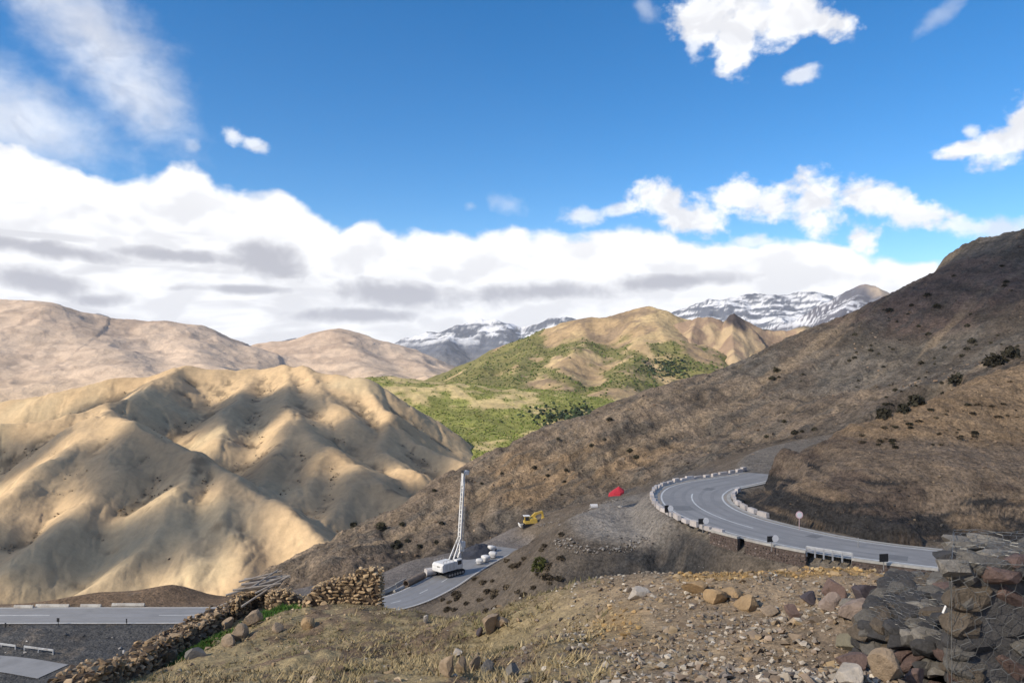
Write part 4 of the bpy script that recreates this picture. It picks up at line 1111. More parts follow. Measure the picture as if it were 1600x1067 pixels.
MB().prism([(2.95, 1.7), (3.4, 1.7), (3.5, 1.1), (3.1, 0.8), (2.8, 1.05)], 0.1, 0.9).build('digging_bucket', M_yel, ex)
MB().cyl((0.9, 0.5, 1.2), (1.9, 0.5, 2.4), 0.07, n=8).build('boom_ram', M_steel, ex)

# ------------------------------------------------------------------ red sunshade on the gravel pad
M_red = plain_mat('faded_red_cloth', (0.52, 0.035, 0.05), 0.8, 0.25, 2.0)
rq = hit(966, 792, terr_z, 80, 160)[0][0]
sun_sh = empty('sunshade', rq, 0.3, label='faded red sunshade on a thin pole at the back of the gravel pad', cat='sunshade')
cn = MB(); V_ = [(0.1, 0, 3.0)]
for k in range(8):
    a = 2 * math.pi * k / 8; rad = 1.25 if k % 2 == 0 else 1.12
    V_.append((math.cos(a) * rad - 0.3, math.sin(a) * rad, 2.15 + 0.28 * math.cos(a) + (0.12 if k in (2, 5) else 0)))
for k in range(8):
    V_.append((V_[k + 1][0] * 1.0, V_[k + 1][1] * 1.0, V_[k + 1][2] - 0.3))
cn.add(V_, [(0, k + 1, (k + 1) % 8 + 1) for k in range(8)] + [(k + 1, k + 9, (k + 1) % 8 + 9, (k + 1) % 8 + 1) for k in range(8)])
cn.build('canopy', M_red, sun_sh)
MB().cyl((0.35, 0, 0), (0.1, 0, 3.05), 0.05, n=8).build('pole', M_steel, sun_sh)
MB().cyl((0.35, 0, 0), (0.35, 0, 0.14), 0.36, 0.3, n=14).build('base', M_conc, sun_sh)
bq = hit(928, 795, terr_z, 80, 190)[0][0]
bc = empty('drum', bq, 0.0, label='small white drum lying behind the gravel pad, left of the red sunshade', cat='drum'); bc.scale = (0.7,) * 3
MB().cyl((-0.75, 0, 0.5), (0.75, 0.2, 0.5), 0.5, n=16).build('drum_shell', M_bag, bc, bevel=0.03)
MB().cyl((-0.78, 0, 0.5), (-0.755, 0, 0.5), 0.36, n=16).build('drum_end', M_black, bc)

# ------------------------------------------------------------------ upper road furniture
M_block = plain_mat('whitewashed_block', (0.56, 0.50, 0.455), 0.85, 0.2, 1.6, 0.01, dirt=(0.36, 0.27, 0.22), rnd=0.2)
blk = MB(); blk.box((0, 0, 0.4), (1.75, 0.5, 0.8), taper=0.9); blk_me = blk.mesh('parapet_block', M_block)
upt = np.gradient(UP, axis=0); cum = np.r_[0, np.cumsum(np.linalg.norm(np.diff(UP, axis=0), axis=1))]
def along(line_off, s0, s1, step):
    L = offset_line(UP, line_off)
    cl = np.r_[0, np.cumsum(np.linalg.norm(np.diff(L, axis=0), axis=1))]
    i0, i1 = s0, s1
    out = []
    for s in np.arange(cl[i0], cl[i1], step):
        x = np.interp(s, cl, L[:, 0]); y = np.interp(s, cl, L[:, 1]); x2 = np.interp(s + 0.5, cl, L[:, 0]); y2 = np.interp(s + 0.5, cl, L[:, 1]); z = np.interp(s, cl, UPZ)
        out.append((x, y, z, math.atan2(y2 - y, x2 - x)))
    return out
def put_block(x, y, z, a, lab, grp):
    o = link('parapet_block', blk_me, label=lab, cat='parapet block', group=grp)
    o.location = (x, y, z + 0.0); o.rotation_euler = (random.uniform(-.05, .05), random.uniform(-.04, .04), a + random.uniform(-.12, .12)); o.scale = (random.uniform(0.75, 1.12), random.uniform(0.9, 1.15), random.uniform(0.55, 0.85))
ORD = 'first second third fourth fifth sixth seventh eighth ninth tenth eleventh twelfth thirteenth fourteenth fifteenth sixteenth seventeenth eighteenth nineteenth twentieth twenty-first twenty-second twenty-third twenty-fourth'.split()
for k, (x, y, z, a) in enumerate(along(UPW + 0.75, 66, 104, 2.05)):
    put_block(x, y, z, a, ORD[k] + ' white parapet block round the outside of the hairpin, counted from the near end', 'parapet blocks outside the bend')
for k, (x, y, z, a) in enumerate(along(UPW + 0.75, 104, 123, 2.05)):
    put_block(x, y, z, a, ORD[k] + ' white parapet block beyond the hairpin below the brown hillside, counted from the bend', 'parapet blocks beyond the bend')
for k, (x, y, z, a) in enumerate(along(-(UPW + 0.9), 72, 101, 2.5)):
    put_block(x, y, z, a, ORD[k] + ' white parapet block inside the hairpin by the bluff, counted from the near end', 'parapet blocks inside the bend')
# dry stone retaining walls under the near edge
M_wallst = plain_mat('dark_wall_stone', (0.12, 0.09, 0.075), 0.95, 0.4, 2.4, 0.05)
def retaining(i0, i1, label, hh=1.5, cap=True):
    L0 = offset_line(UP, UPW + 0.62)[i0:i1 + 1]; L1 = offset_line(UP, UPW + 1.05)[i0:i1 + 1]
    root = empty('retaining_wall', (L1[0][0], L1[0][1], UPZ[i0] - hh), 0, label=label, cat='wall')
    org = np.array(root.location)
    m = MB(); n = len(L0)
    ring = []
    for k in range(n):
        z = UPZ[i0 + k]
        ring += [(*L0[k], z - hh), (*L1[k] , z - hh), (*(L1[k]), z + 0.05), (*L0[k], z + 0.05)]
    Fs = []
    for k in range(n - 1):
        for j in range(4):
            Fs.append((4 * k + j, 4 * k + (j + 1) % 4, 4 * k + 4 + (j + 1) % 4, 4 * k + 4 + j))
    Fs += [(0, 1, 2, 3), (4 * n - 4, 4 * n - 3, 4 * n - 2, 4 * n - 1)]
    m.add([np.array(p) - org for p in ring], Fs); m.build('wall_core', M_wallst, root)
    seg = np.linalg.norm(np.diff(L1, axis=0), axis=1); cl = np.r_[0, np.cumsum(seg)]
    r_ = np.random.default_rng(i0)
    pos = []; sz = []
    for s in np.arange(0, cl[-1], 0.33):
        for zz in np.arange(0.15, hh, 0.27):
            s_ = s + r_.normal() * 0.06
            pos.append((np.interp(s_, cl, L1[:, 0]) - org[0], np.interp(s_, cl, L1[:, 1]) - org[1], hh - 0.1 - zz + r_.normal() * 0.03)); sz.append(0.26 + 0.16 * r_.random())
    me = scatter_mesh('stone_facing', PROTO, np.array(pos), np.array(sz), tints(len(pos), [(0.11, 0.075, 0.065), (0.15, 0.11, 0.09), (0.20, 0.15, 0.12), (0.07, 0.06, 0.055), (0.26, 0.21, 0.18)], 0.25, i0), M_stuffrock, sink=0.35, seed=i0)
    link('stone_facing', me, root, kind='stuff')
    if cap:
        m = MB(); rg = []
        La = offset_line(UP, UPW + 0.60)[i0:i1 + 1]; Lb = offset_line(UP, UPW + 1.12)[i0:i1 + 1]
        for k in range(n):
            z = UPZ[i0 + k]; rg += [(*La[k], z + 0.07), (*Lb[k], z + 0.07), (*Lb[k], z + 0.30), (*La[k], z + 0.30)]
        m.add([np.array(p) - org for p in rg], Fs); m.build('coping', M_conc, root)
    return root
retaining(31, 38, 'stone retaining wall with pale coping below the road, nearest the gabions', 1.3)
retaining(41, 49, 'dark stone retaining wall with pale coping below the road, right of the long guard rail', 1.6)
retaining(54, 62, 'stone retaining wall with pale coping at the start of the hairpin', 1.6)
retaining(63, 67, 'short stone retaining wall below the outside of the hairpin', 1.4)
M_rail = plain_mat('galvanised_rail', (0.52, 0.52, 0.52), 0.5, 0.15, 1.5, metal=0.3, dirt=(0.35, 0.33, 0.31))
def guard_rail(pts, label, h=0.62):
    root = empty('guard_rail', pts[0], 0, label=label, cat='guard rail')
    o = Vector(pts[0])
    bm_ = MB()
    for a, b in zip(pts[:-1], pts[1:]):
        bm_.bar(Vector(a) - o + Vector((0, 0, h)), Vector(b) - o + Vector((0, 0, h)), 0.08, 0.30)
    bm_.build('beam', M_rail, root, bevel=0.02)
    for a in pts:
        MB().bar(Vector(a) - o + Vector((0, 0, -0.3)), Vector(a) - o + Vector((0, 0, h + 0.1)), 0.12, 0.12).build('post', M_rail, root)
    return root
L_ = offset_line(UP, UPW + 0.8)
guard_rail([(*L_[k], UPZ[k]) for k in (49, 50, 51, 52, 53, 54)], 'pale guard rail between the two stone walls at the near road edge')
guard_rail([(*L_[k], UPZ[k]) for k in (38, 39, 40, 41)], 'pale guard rail at the road edge beside the single black board')
# marker boards
M_blackboard = plain_mat('black_board', (0.02, 0.02, 0.022), 0.7, 0.3, 3.0)
M_whiteb = plain_mat('white_board', (0.72, 0.70, 0.68), 0.6, 0.12, 4.0)
def marker(px, py, label, white=True, w=0.62, h=0.62, ph=1.1, zlev=40.0):
    q = on_level(px, py, zlev)
    root = empty('marker_board', q, 0.15, label=label, cat='road marker')
    MB().bar((0, 0.04, -0.3), (0, 0.04, ph), 0.07).build('post', M_steel, root)
    MB().box((-0.2 if white else 0, 0, ph - 0.1), (w, 0.05, h)).build('black_panel', M_blackboard, root)
    if white: MB().cyl((w * 0.62, 0.02, ph - 0.05), (w * 0.62, -0.03, ph - 0.05), 0.36, n=16).build('white_disc', M_whiteb, root)
marker(1044, 806, 'black and white marker board at the left outside of the hairpin', True, 0.5, 0.9, 1.0)
marker(1098, 828, 'black and white marker board left of the pale guard rail', True)
marker(1206, 857, 'black and white marker board standing by the long guard rail', True)
marker(1381, 886, 'single black board on a post near the gabions, seen from behind', False, 0.9, 0.75, 1.0)
# round sign across the road
M_pink = plain_mat('faded_pink_sign', (0.74, 0.50, 0.50), 0.6, 0.08, 3.0)
sq = on_level(1249, 828, 40.0)
sg = empty('road_sign', sq, 0.05, label='round faded pink road sign on a post below the bluff', cat='road sign')
MB().cyl((0, 0.03, -0.3), (0, 0.03, 1.75), 0.045, n=8).build('post', plain_mat('pink_post', (0.5, 0.36, 0.35), 0.7, 0.1, 3.0), sg)
pl_ = MB().cyl((0, 0.02, 1.75), (0, -0.02, 1.75), 0.42, n=24).build('sign_plate', M_pink, sg)
MB().cyl((0, -0.021, 1.75), (0, -0.03, 1.75), 0.30, n=24).build('plate_centre', M_whiteb, pl_)
sq = on_level(1341, 855, 40.0)
MB().bar((sq[0], sq[1], 39.8), (sq[0], sq[1], 41.0), 0.07).build('delineator_post', M_steel, label='thin grey post at the inner road edge right of the round sign', cat='post')

# ------------------------------------------------------------------ lower left road furniture
for (x0, x1, y, lab) in [(22, 52, 949.5, 'pale low barrier at the far edge of the left road, leftmost piece'), (56, 108, 948, 'pale low barrier at the far edge of the left road, second piece'), (126, 158, 948, 'short pale low barrier at the far edge of the left road, third piece'), (175, 226, 946.5, 'long pale low barrier at the far edge of the left road below the brown mound')]:
    barrier_run(on_level(x0, y, 18.0), on_level(x1, y, 18.0), 'concrete_barrier', lab, 'barrier', 'barriers along the left road', h=0.5, w=0.4)
for (px, py, h, w, lab) in [(91, 977, 1.15, 0.42, 'dark marker post with a plate at the near edge of the left road'), (198, 976, 0.95, 0.2, 'thin dark post at the near edge of the left road'), (9, 980, 0.7, 0.25, 'short dark post at the picture edge of the left road')]:
    q = on_level(px, py, 17.9)
    root = empty('marker_post', q, 0, label=lab, cat='post')
    MB().bar((0, 0, -0.2), (0, 0, h), 0.08).build('post', M_black, root)
    MB().box((0, -0.05, h - 0.25), (w, 0.03, 0.6)).build('plate', M_blackboard, root)
ribbon('side_road', SIDE, np.full(len(SIDE), 17.35), 2.6, -2.2, 0.03, M_asph2, kind='structure')
guard_rail([tuple(on_level(p_, y_, 17.4)) for p_, y_ in ((-60, 1008), (-20, 1009), (2, 1011), (24, 1014))], 'white guard rail of the side road at the left picture edge', 0.5)
guard_rail([tuple(on_level(p_, y_, 17.4)) for p_, y_ in ((38, 1015), (60, 1018), (83, 1021))], 'white guard rail piece at the end of the side road, right of the other', 0.5)
# ------------------------------------------------------------------ drystone ruins
M_drystone = plain_mat('ochre_drystone', (0.50, 0.355, 0.205), 0.95, 0.3, 9.0, 0.02, rnd=0.42)
M_darkstone = plain_mat('brown_drystone', (0.41, 0.29, 0.175), 0.95, 0.3, 9.0, 0.02, rnd=0.42)
M_mud = plain_mat('wall_earth_fill', (0.105, 0.072, 0.046), 0.95, 0.35, 6.0, 0.03)
STONES = [hull_mesh('stone', 500 + i, 13, (1, 0.8, 0.62), M_drystone, 0.3) for i in range(10)]
STONES_D = [hull_mesh('stone', 540 + i, 13, (1, 0.8, 0.66), M_darkstone, 0.3) for i in range(8)]

def stone_wall(name, label, cat, path, base_f, top_z, thick, meshes, size, seed, limit=300, both=False):
    """path: world xy polyline; top_z(s 0..1) -> wall height above ground; every stone its own part"""
    r_ = np.random.default_rng(seed)
    path = np.array(path, float); seg = np.linalg.norm(np.diff(path, axis=0), axis=1); cl = np.r_[0, np.cumsum(seg)]; L = cl[-1]
    def pt(s): return np.array([np.interp(s, cl, path[:, 0]), np.interp(s, cl, path[:, 1])])
    org = np.array([*pt(0), at_z(base_f, *pt(0))])
    root = empty(name, org, 0, label=label, cat=cat)
    # earth core
    S = np.linspace(0, L, 40)
    rows = []
    for s in S:
        p = pt(s); q = pt(min(s + 0.05, L)) - pt(max(s - 0.05, 0)); q /= np.linalg.norm(q); n = np.array([q[1], -q[0]])
        g = at_z(base_f, *p); h = max(top_z(s / L) - 0.10, 0.05); k = thick * 0.5 - 0.07
        rows.append([(*(p + n * k), g - 0.3), (*(p + n * k * 0.85), g + h), (*(p - n * k * 0.85), g + h), (*(p - n * k), g - 0.3)])
    A = np.array(rows) - org
    m = MB(); V = A.reshape(-1, 3); Fs = []
    for k in range(len(S) - 1):
        for j in range(3): Fs.append((4 * k + j, 4 * k + j + 1, 4 * k + 5 + j, 4 * k + 4 + j))
    Fs += [(0, 1, 2, 3), tuple(4 * len(S) - 4 + j for j in range(4))]
    m.add(V, Fs); m.build('earth_core', M_mud, root)
    spots = []
    s = 0.0
    hmax = max(top_z(t) for t in np.linspace(0, 1, 30))
    for side in ((1, -1) if both else (1,)):
        z = 0.02
        while z < hmax:
            s = r_.random() * size
            hh = size * (0.55 + 0.25 * r_.random())
            while s < L:
                w = size * (0.45 + 1.7 * r_.random() ** 2.2)
                if z < top_z(s / L) - 0.02 + 0.08 * r_.random():
                    p = pt(s); q = pt(min(s + 0.05, L)) - pt(max(s - 0.05, 0)); q /= np.linalg.norm(q); n = np.array([q[1], -q[0]])
                    k = thick * 0.5 * (1 - 0.12 * z / hmax) * side
                    xy = p + n * (k - 0.05 * side + r_.normal() * 0.025)
                    spots.append((xy[0], xy[1], at_z(base_f, *p) + z + hh * 0.4, w, hh * 1.25, math.atan2(q[1], q[0])))
                s += w * 0.86
            z += hh * 0.86
    for s in np.arange(0, L, size * 0.7):             # top course
        for k in (-0.25, 0.05, 0.3):
            p = pt(s + r_.normal() * 0.04); q = pt(min(s + 0.05, L)) - pt(max(s - 0.05, 0)); q /= np.linalg.norm(q); n = np.array([q[1], -q[0]])
            xy = p + n * thick * k
            spots.append((xy[0], xy[1], at_z(base_f, *p) + top_z(min(max(s / L, 0), 1)) - 0.03 + r_.normal() * 0.03, size * (0.8 + 0.5 * r_.random()), size * 0.7, r_.random() * 3))
    for e in (0, 1):                                   # ends
        p = pt(e * L); h = top_z(e)
        q = pt(min(e * L + 0.05, L)) - pt(max(e * L - 0.05, 0)); q /= np.linalg.norm(q); n = np.array([q[1], -q[0]])
        for z in np.arange(0.05, max(h, 0.06), size * 0.55):
            for k in (-0.3, 0.0, 0.3):
                xy = p + n * thick * k + q * (0.04 if e else -0.04)
                spots.append((xy[0], xy[1], at_z(base_f, *p) + z, size * (0.8 + 0.4 * r_.random()), size * 0.75, r_.random() * 3))
    order = r_.permutation(len(spots))
    rest = []
    for c_, i in enumerate(order):
        x, y, z, w, h, a = spots[i]
        if c_ < limit:
            o = link('stone', meshes[r_.integers(0, len(meshes))], root)
            o.location = (x - org[0], y - org[1], z - org[2]); o.scale = (w, w * 0.9, h)
            o.rotation_euler = (r_.normal() * 0.4, r_.normal() * 0.45, a + r_.normal() * 0.5 + (math.pi if r_.random() < .5 else 0))
        else:
            rest.append((x - org[0], y - org[1], z - org[2] - w * 0.1, w))
    if rest:
        rest = np.array(rest)
        me = scatter_mesh('small_stones', PROTO, rest[:, :3], rest[:, 3] * 1.05, tints(len(rest), [(0.33, 0.225, 0.125), (0.24, 0.165, 0.10), (0.40, 0.29, 0.18), (0.17, 0.12, 0.08)], 0.2, seed), M_stuffrock, sink=0.25, seed=seed)
        link('small_stones', me, root, kind='stuff')
    return root

def prof(pts):
    xs, ys = zip(*pts)
    return lambda t: float(np.interp(t, xs, ys))
# long diagonal wall on the left: from the bottom edge up to the hut
stone_wall('ruined_wall', 'long tumbled drystone wall running up from the bottom left to the ruined hut', 'wall',
           [P(70, 1090, 16)[:2] + [0.2, 0], P(170, 1042, 20)[:2] + [.3, 0], P(250, 1010, 23.2)[:2] + [.3, 0], P(310, 984, 25.6)[:2] + [.2, 0], P(340, 970, 27.2)[:2] + [.05, 0]], fore_z,
           prof([(0, 0.5), (0.15, 0.75), (0.3, 0.68), (0.5, 0.9), (0.65, 0.82), (0.8, 0.95), (1, 1.0)]), 1.0, STONES_D, 0.21, 61)
# right ruined wall with a high squared end
stone_wall('ruined_wall', 'ochre drystone wall with a tall squared end beside the lower road', 'wall',
           [P(478, 982, 25.6)[:2], P(530, 975, 25.6)[:2], P(594, 966, 25.4)[:2]], fore_z,
           prof([(0, 0.35), (0.12, 0.75), (0.3, 0.85), (0.5, 0.95), (0.7, 1.05), (0.72, 1.25), (1, 1.32)]), 0.6, STONES, 0.19, 62)
# ruined hut: two stone side walls, a back wall and poles over a dark opening
hl = P(368, 968, 27.6); hr = P(408, 968, 27.6)
stone_wall('ruined_hut_wall', 'low stone wall on the left of the hut doorway, with pale stones on top', 'wall', [hl[:2] + [-0.1, 0.0], hl[:2] + [0.02, 1.3]], fore_z, prof([(0, 0.85), (1, 0.95)]), 0.5, STONES, 0.2, 63, 120)
stone_wall('ruined_hut_wall', 'rounded stone wall on the right of the hut doorway', 'wall', [hr[:2] + [0.28, 0.1], hr[:2] + [0.75, 0.0], hr[:2] + [1.25, 0.1], hr[:2] + [1.5, 0.4]], fore_z, prof([(0, 0.85), (0.5, 0.95), (0.8, 0.7), (1, 0.3)]), 0.55, STONES, 0.2, 64, 200)
stone_wall('ruined_hut_wall', 'dark stone wall at the back of the hut doorway', 'wall', [hl[:2] + [0.0, 1.3], hr[:2] + [0.5, 1.3]], fore_z, prof([(0, 0.95), (1, 0.95)]), 0.4, STONES_D, 0.22, 65, 60)
M_wood = plain_mat('weathered_grey_wood', (0.36, 0.31, 0.26), 0.9, 0.25, 5.0, 0.01)
gz0 = at_z(fore_z, hl[0] + 0.5, hl[1] + 0.5)
roof = empty('pole_roof', (hl[0] + 0.4, hl[1] + 0.5, gz0 + 0.95), 0, label='loose grey wooden poles laid across the ruined stone hut', cat='roof poles')
for (x0, y0, z0, x1, y1, z1, r_) in [(-0.75, -0.5, -0.12, 1.05, 0.25, 0.30, 0.035), (-0.55, -0.35, 0.02, 1.15, -0.2, 0.22, 0.03), (-0.1, -0.75, -0.45, 1.25, 0.3, 0.34, 0.035), (-0.4, 0.1, 0.08, 1.3, 0.45, 0.26, 0.04), (-0.6, 0.4, 0.10, 0.9, 0.7, 0.42, 0.03),
                                  (0.1, -0.3, 0.1, 0.75, 0.75, 0.45, 0.03), (-0.5, 0.7, 0.1, 1.2, 0.75, 0.22, 0.04), (-1.0, -0.6, -0.5, -0.3, -0.45, -0.25, 0.03), (0.3, -0.5, -0.05, 1.4, 0.1, 0.42, 0.028)]:
    MB().cyl((x0, y0, z0), (x1, y1, z1), r_ * 1.25, r_ * 0.8, n=7).build('pole', M_wood, roof)
MB().box((0.32, 0.55, 0.02), (1.35, 1.1, 0.05), (0.12, -0.12, 0)).build('roof_boards', plain_mat('dark_old_boards', (0.12, 0.095, 0.075), 0.95, 0.3, 4.0), roof)

# ------------------------------------------------------------------ boulders and slabs lying in the foreground
def rock_mat(name, col): return plain_mat(name, col, 0.92, 0.35, 6.0, 0.03, dirt=tuple(c * 0.62 for c in col))
RM = {'tan': rock_mat('tan_rock', (0.34, 0.25, 0.165)), 'orange': rock_mat('orange_rock', (0.37, 0.25, 0.135)), 'pink': rock_mat('pinkish_rock', (0.29, 0.222, 0.18)), 'red': rock_mat('red_brown_rock', (0.18, 0.12, 0.098)),
      'grey': rock_mat('grey_rock', (0.20, 0.18, 0.155)), 'dark': rock_mat('dark_purple_rock', (0.085, 0.068, 0.072)), 'olive': rock_mat('olive_grey_rock', (0.19, 0.17, 0.12)), 'pale': rock_mat('pale_rock', (0.45, 0.39, 0.32))}
BOULD = [  # px, py (base), width px, height px, colour, label, name
 (765, 996, 37, 34, 'tan', 'largest tan boulder standing alone at the edge of the grassy slope'), (748, 998, 14, 14, 'dark', 'small dark boulder leaning on the lone tan boulder'),
 (785, 985, 22, 16, 'tan', 'small tan rock right behind the lone tan boulder'), (664, 976, 10, 14, 'pale', 'small pale upright stone at the slope edge by the lower road'),
 (1092, 930, 62, 24, 'orange', 'broad orange earth slab at the back of the gravel mound, leftmost of the orange rocks'), (1122, 946, 40, 22, 'orange', 'orange rock broken below the broad orange slab'), (1140, 938, 44, 18, 'orange', 'tilted orange slab with a shaded hollow under it'), (1172, 956, 42, 24, 'orange', 'rounded orange rock at the right end of the orange rocks'), (1205, 962, 34, 12, 'tan', 'flat tan rock right of the rounded orange rock'),
 (998, 936, 34, 18, 'pale', 'pale flat rock on the left of the gravel mound crest'), (1241, 972, 26, 20, 'red', 'brown wedge of rock on the gravel right of the orange rocks'),
 (1268, 947, 40, 18, 'dark', 'flat black rock at the left end of the dark rubble'), (1306, 938, 34, 32, 'red', 'purple brown boulder at the back of the dark rubble'), (1300, 954, 34, 22, 'pink', 'mauve angular boulder in front of the purple brown boulder'), (1362, 948, 54, 30, 'dark', 'dark purple boulder lying against the sloping gabion'), (1328, 950, 24, 16, 'grey', 'grey rock between the mauve and dark purple boulders'),
 (1347, 982, 58, 34, 'pink', 'pinkish striped boulder at the top of the boulder pile'), (1384, 982, 46, 36, 'tan', 'rounded tan boulder right of the pinkish striped one'), (1368, 1000, 34, 20, 'pale', 'pale split stone wedged below the pinkish boulder'), (1352, 1026, 64, 34, 'olive', 'wide olive grey boulder on the left of the pile'), (1398, 1028, 50, 44, 'olive', 'round lichen grey boulder in the middle of the pile'),
 (1338, 1050, 62, 28, 'red', 'dark red brown slab under the wide olive boulder'), (1394, 1070, 66, 46, 'tan', 'big tan angular boulder at the bottom of the pile'), (1442, 1034, 58, 26, 'red', 'red brown slab under the sloping gabion'), (1438, 1054, 46, 34, 'red', 'red brown block below the red slab'), (1474, 1046, 40, 34, 'grey', 'grey boulder against the foot of the upright gabion'), (1434, 1082, 52, 34, 'red', 'red boulder cut by the bottom edge near the gabion'), (1470, 1080, 50, 36, 'olive', 'dull green boulder cut by the bottom edge beside the gabion'),
 (1313, 1040, 18, 16, 'tan', 'small tan cube of rock left of the boulder pile'), (1330, 1075, 60, 34, 'pale', 'pale rough rock at the bottom edge left of the pile'), (1420, 1000, 46, 26, 'grey', 'grey flat boulder at the foot of the sloping gabion'),
 (700, 1058, 26, 34, 'tan', 'upright tan split stone at the bottom centre, leftmost of three'), (722, 1056, 18, 26, 'tan', 'upright tan split stone at the bottom centre, middle of three'), (742, 1052, 20, 26, 'tan', 'upright tan split stone at the bottom centre, rightmost of three'),
 (760, 1058, 30, 22, 'grey', 'grey block right of the three split stones'), (800, 1058, 26, 18, 'grey', 'grey block at the bottom beside the shaded hollow'), (715, 1028, 20, 10, 'pale', 'thin pale stone lying in the grass above the split stones'),
 (352, 985, 22, 18, 'tan', 'tan boulder at the foot of the hut, left of the heap'), (372, 1000, 26, 20, 'tan', 'tan boulder in front of the ruined hut'), (392, 978, 34, 22, 'tan', 'big tan rubble block before the hut doorway'), (355, 1012, 26, 16, 'tan', 'tan boulder at the lower end of the hut rubble'), (480, 988, 24, 18, 'orange', 'rounded orange brown stone at the near foot of the ochre wall'), (430, 990, 20, 14, 'tan', 'tan stone among rubble between hut and ochre wall'), (215, 1052, 30, 22, 'tan', 'tan block leaning on the long tumbled wall'), (262, 1040, 22, 26, 'tan', 'upright tan slab by the long tumbled wall'), (300, 1030, 34, 16, 'grey', 'flat grey rock below the green grass hollow'),
]
for i, (px, py, w, h, colr, lab) in enumerate(BOULD):
    q, ok = hit(px, py, fore_z, 3.0, 40)
    q = q[0]; sc = q[1] / F
    W, Hh = w * sc, h * sc
    me = rock_mesh('boulder', 700 + i, (W, W * 0.8, Hh * 1.2), RM[colr], 4 if w > 40 else 3)
    o = link('boulder', me, label=lab, cat='boulder', group='boulders and rocks in the foreground')
    o.location = (q[0], q[1] + W * 0.25, q[2] + Hh * (0.28 if colr in ('orange', 'pale') else 0.38)); o.rotation_euler = (random.uniform(-.15, .15), random.uniform(-.2, .2), random.uniform(0, 6))

# ------------------------------------------------------------------ gabions: wire baskets of stones
M_wire = plain_mat('galvanised_wire', (0.22, 0.215, 0.20), 0.5, 0.15, 6.0, metal=0.4)
GCOL = [('gabion_grey', (0.17, 0.155, 0.135)), ('gabion_olive', (0.165, 0.13, 0.095)), ('gabion_red', (0.185, 0.125, 0.105)), ('gabion_dark', (0.085, 0.08, 0.078)), ('gabion_pale', (0.30, 0.27, 0.23))]
GM = [plain_mat(n_, c_, 0.9, 0.35, 7.0, 0.03, dirt=tuple(v_ * 0.6 for v_ in c_)) for n_, c_ in GCOL]
GST = [[rock_mesh('stone', 1200 + 10 * k + i, (1, 0.85, 0.62), m_, 3, 10, 0.06) for i in range(3)] for k, m_ in enumerate(GM)]
GST_FLAT = [[rock_mesh('stone', 1300 + 10 * k + i, (1, 0.8, 0.34), m_, 2, 9, 0.06) for i in range(3)] for k, m_ in enumerate(GM)]

def hex_wires(quad, nu, nv, r, bulge, mb, seed):
    """hexagonal netting over a quad (4 corners, u along the first edge)"""
    a, b, c, d = [np.array(q, float) for q in quad]
    nrm = np.cross(b - a, d - a); nrm /= np.linalg.norm(nrm)
    def at(u, v):
        p = (a * (1 - u) + b * u) * (1 - v) + (d * (1 - u) + c * u) * v
        k = float(fbm(np.array([u * 7.0]), np.array([v * 7.0]), 1.0, 3, seed)[0])
        return p + nrm * (bulge * (0.6 + 0.9 * k)) + (b - a) * 0.010 * k
    dv = 1.0 / nv; du = 1.0 / nu
    rw = np.random.default_rng(seed)
    jit = {}
    def at(u, v, at0=at):
        k = (round(u, 3), round(v, 3))
        if k not in jit: jit[k] = rw.normal(size=2) * (0.13 * du, 0.13 * dv)
        return at0(u + jit[k][0], v + jit[k][1])
    for j in range(nv + 1):
        for i in range(nu + 1):
            u0 = (i + (0.5 if j % 2 else 0)) * du; v0 = j * dv
            if u0 > 1.02 or v0 > 1.0: continue
            p0 = (u0, v0); p1 = (u0 + du * 0.5, v0 + dv * 0.33); p2 = (u0 - du * 0.5, v0 + dv * 0.33); p3 = (u0 + du * 0.5, v0 + dv)
            for s_, e_ in ((p0, p1), (p0, p2), (p1, p3)):
                ss = [min(max(t, 0), 1) for t in (*s_, *e_)]
                A, B = at(ss[0], ss[1]), at(ss[2], ss[3])
                if np.linalg.norm(A - B) > 1e-3: mb.cyl(A, B, r, n=3, caps=False)

g1 = empty('gabion', (3.75, 5.95, 57.2), 0, label='upright wire gabion basket of large stones at the right picture edge', cat='gabion')
FL, FR, BR, BL = np.array([3.24, 5.66]), np.array([5.3, 5.28]), np.array([5.95, 6.3]), np.array([3.80, 6.6])
zt, zb = 58.47, 57.05
og = np.array(g1.location)
r_ = np.random.default_rng(5)
def gplace(root, pos, size, meshes_by_col, weights, rot=None, sq=1.0):
    k = r_.choice(len(meshes_by_col), p=weights)
    o = link('stone', meshes_by_col[k][r_.integers(0, 3)], root)
    o.location = tuple(np.array(pos) - np.array(root.location)); o.scale = (size[0], size[1], size[2])
    o.rotation_euler = rot if rot else (r_.normal() * 0.22, r_.normal() * 0.22, r_.normal() * 0.4)
# front face stones
wts = [0.28, 0.27, 0.14, 0.24, 0.07]
z = zb + 0.08
while z < zt - 0.05:
    hh = 0.15 + 0.08 * r_.random(); u = -0.02 + 0.06 * r_.random()
    while u < 0.99:
        w = 0.19 + 0.16 * r_.random()
        p = FL + (FR - FL) * (u + w / 4.2)
        gplace(g1, (p[0] + 0.02, p[1] + 0.11 + r_.normal() * 0.015, z + hh * 0.45), (w * 1.12, w * 0.95, hh * 1.75), GST, wts)
        u += w / 2.1
    z += hh * 0.95
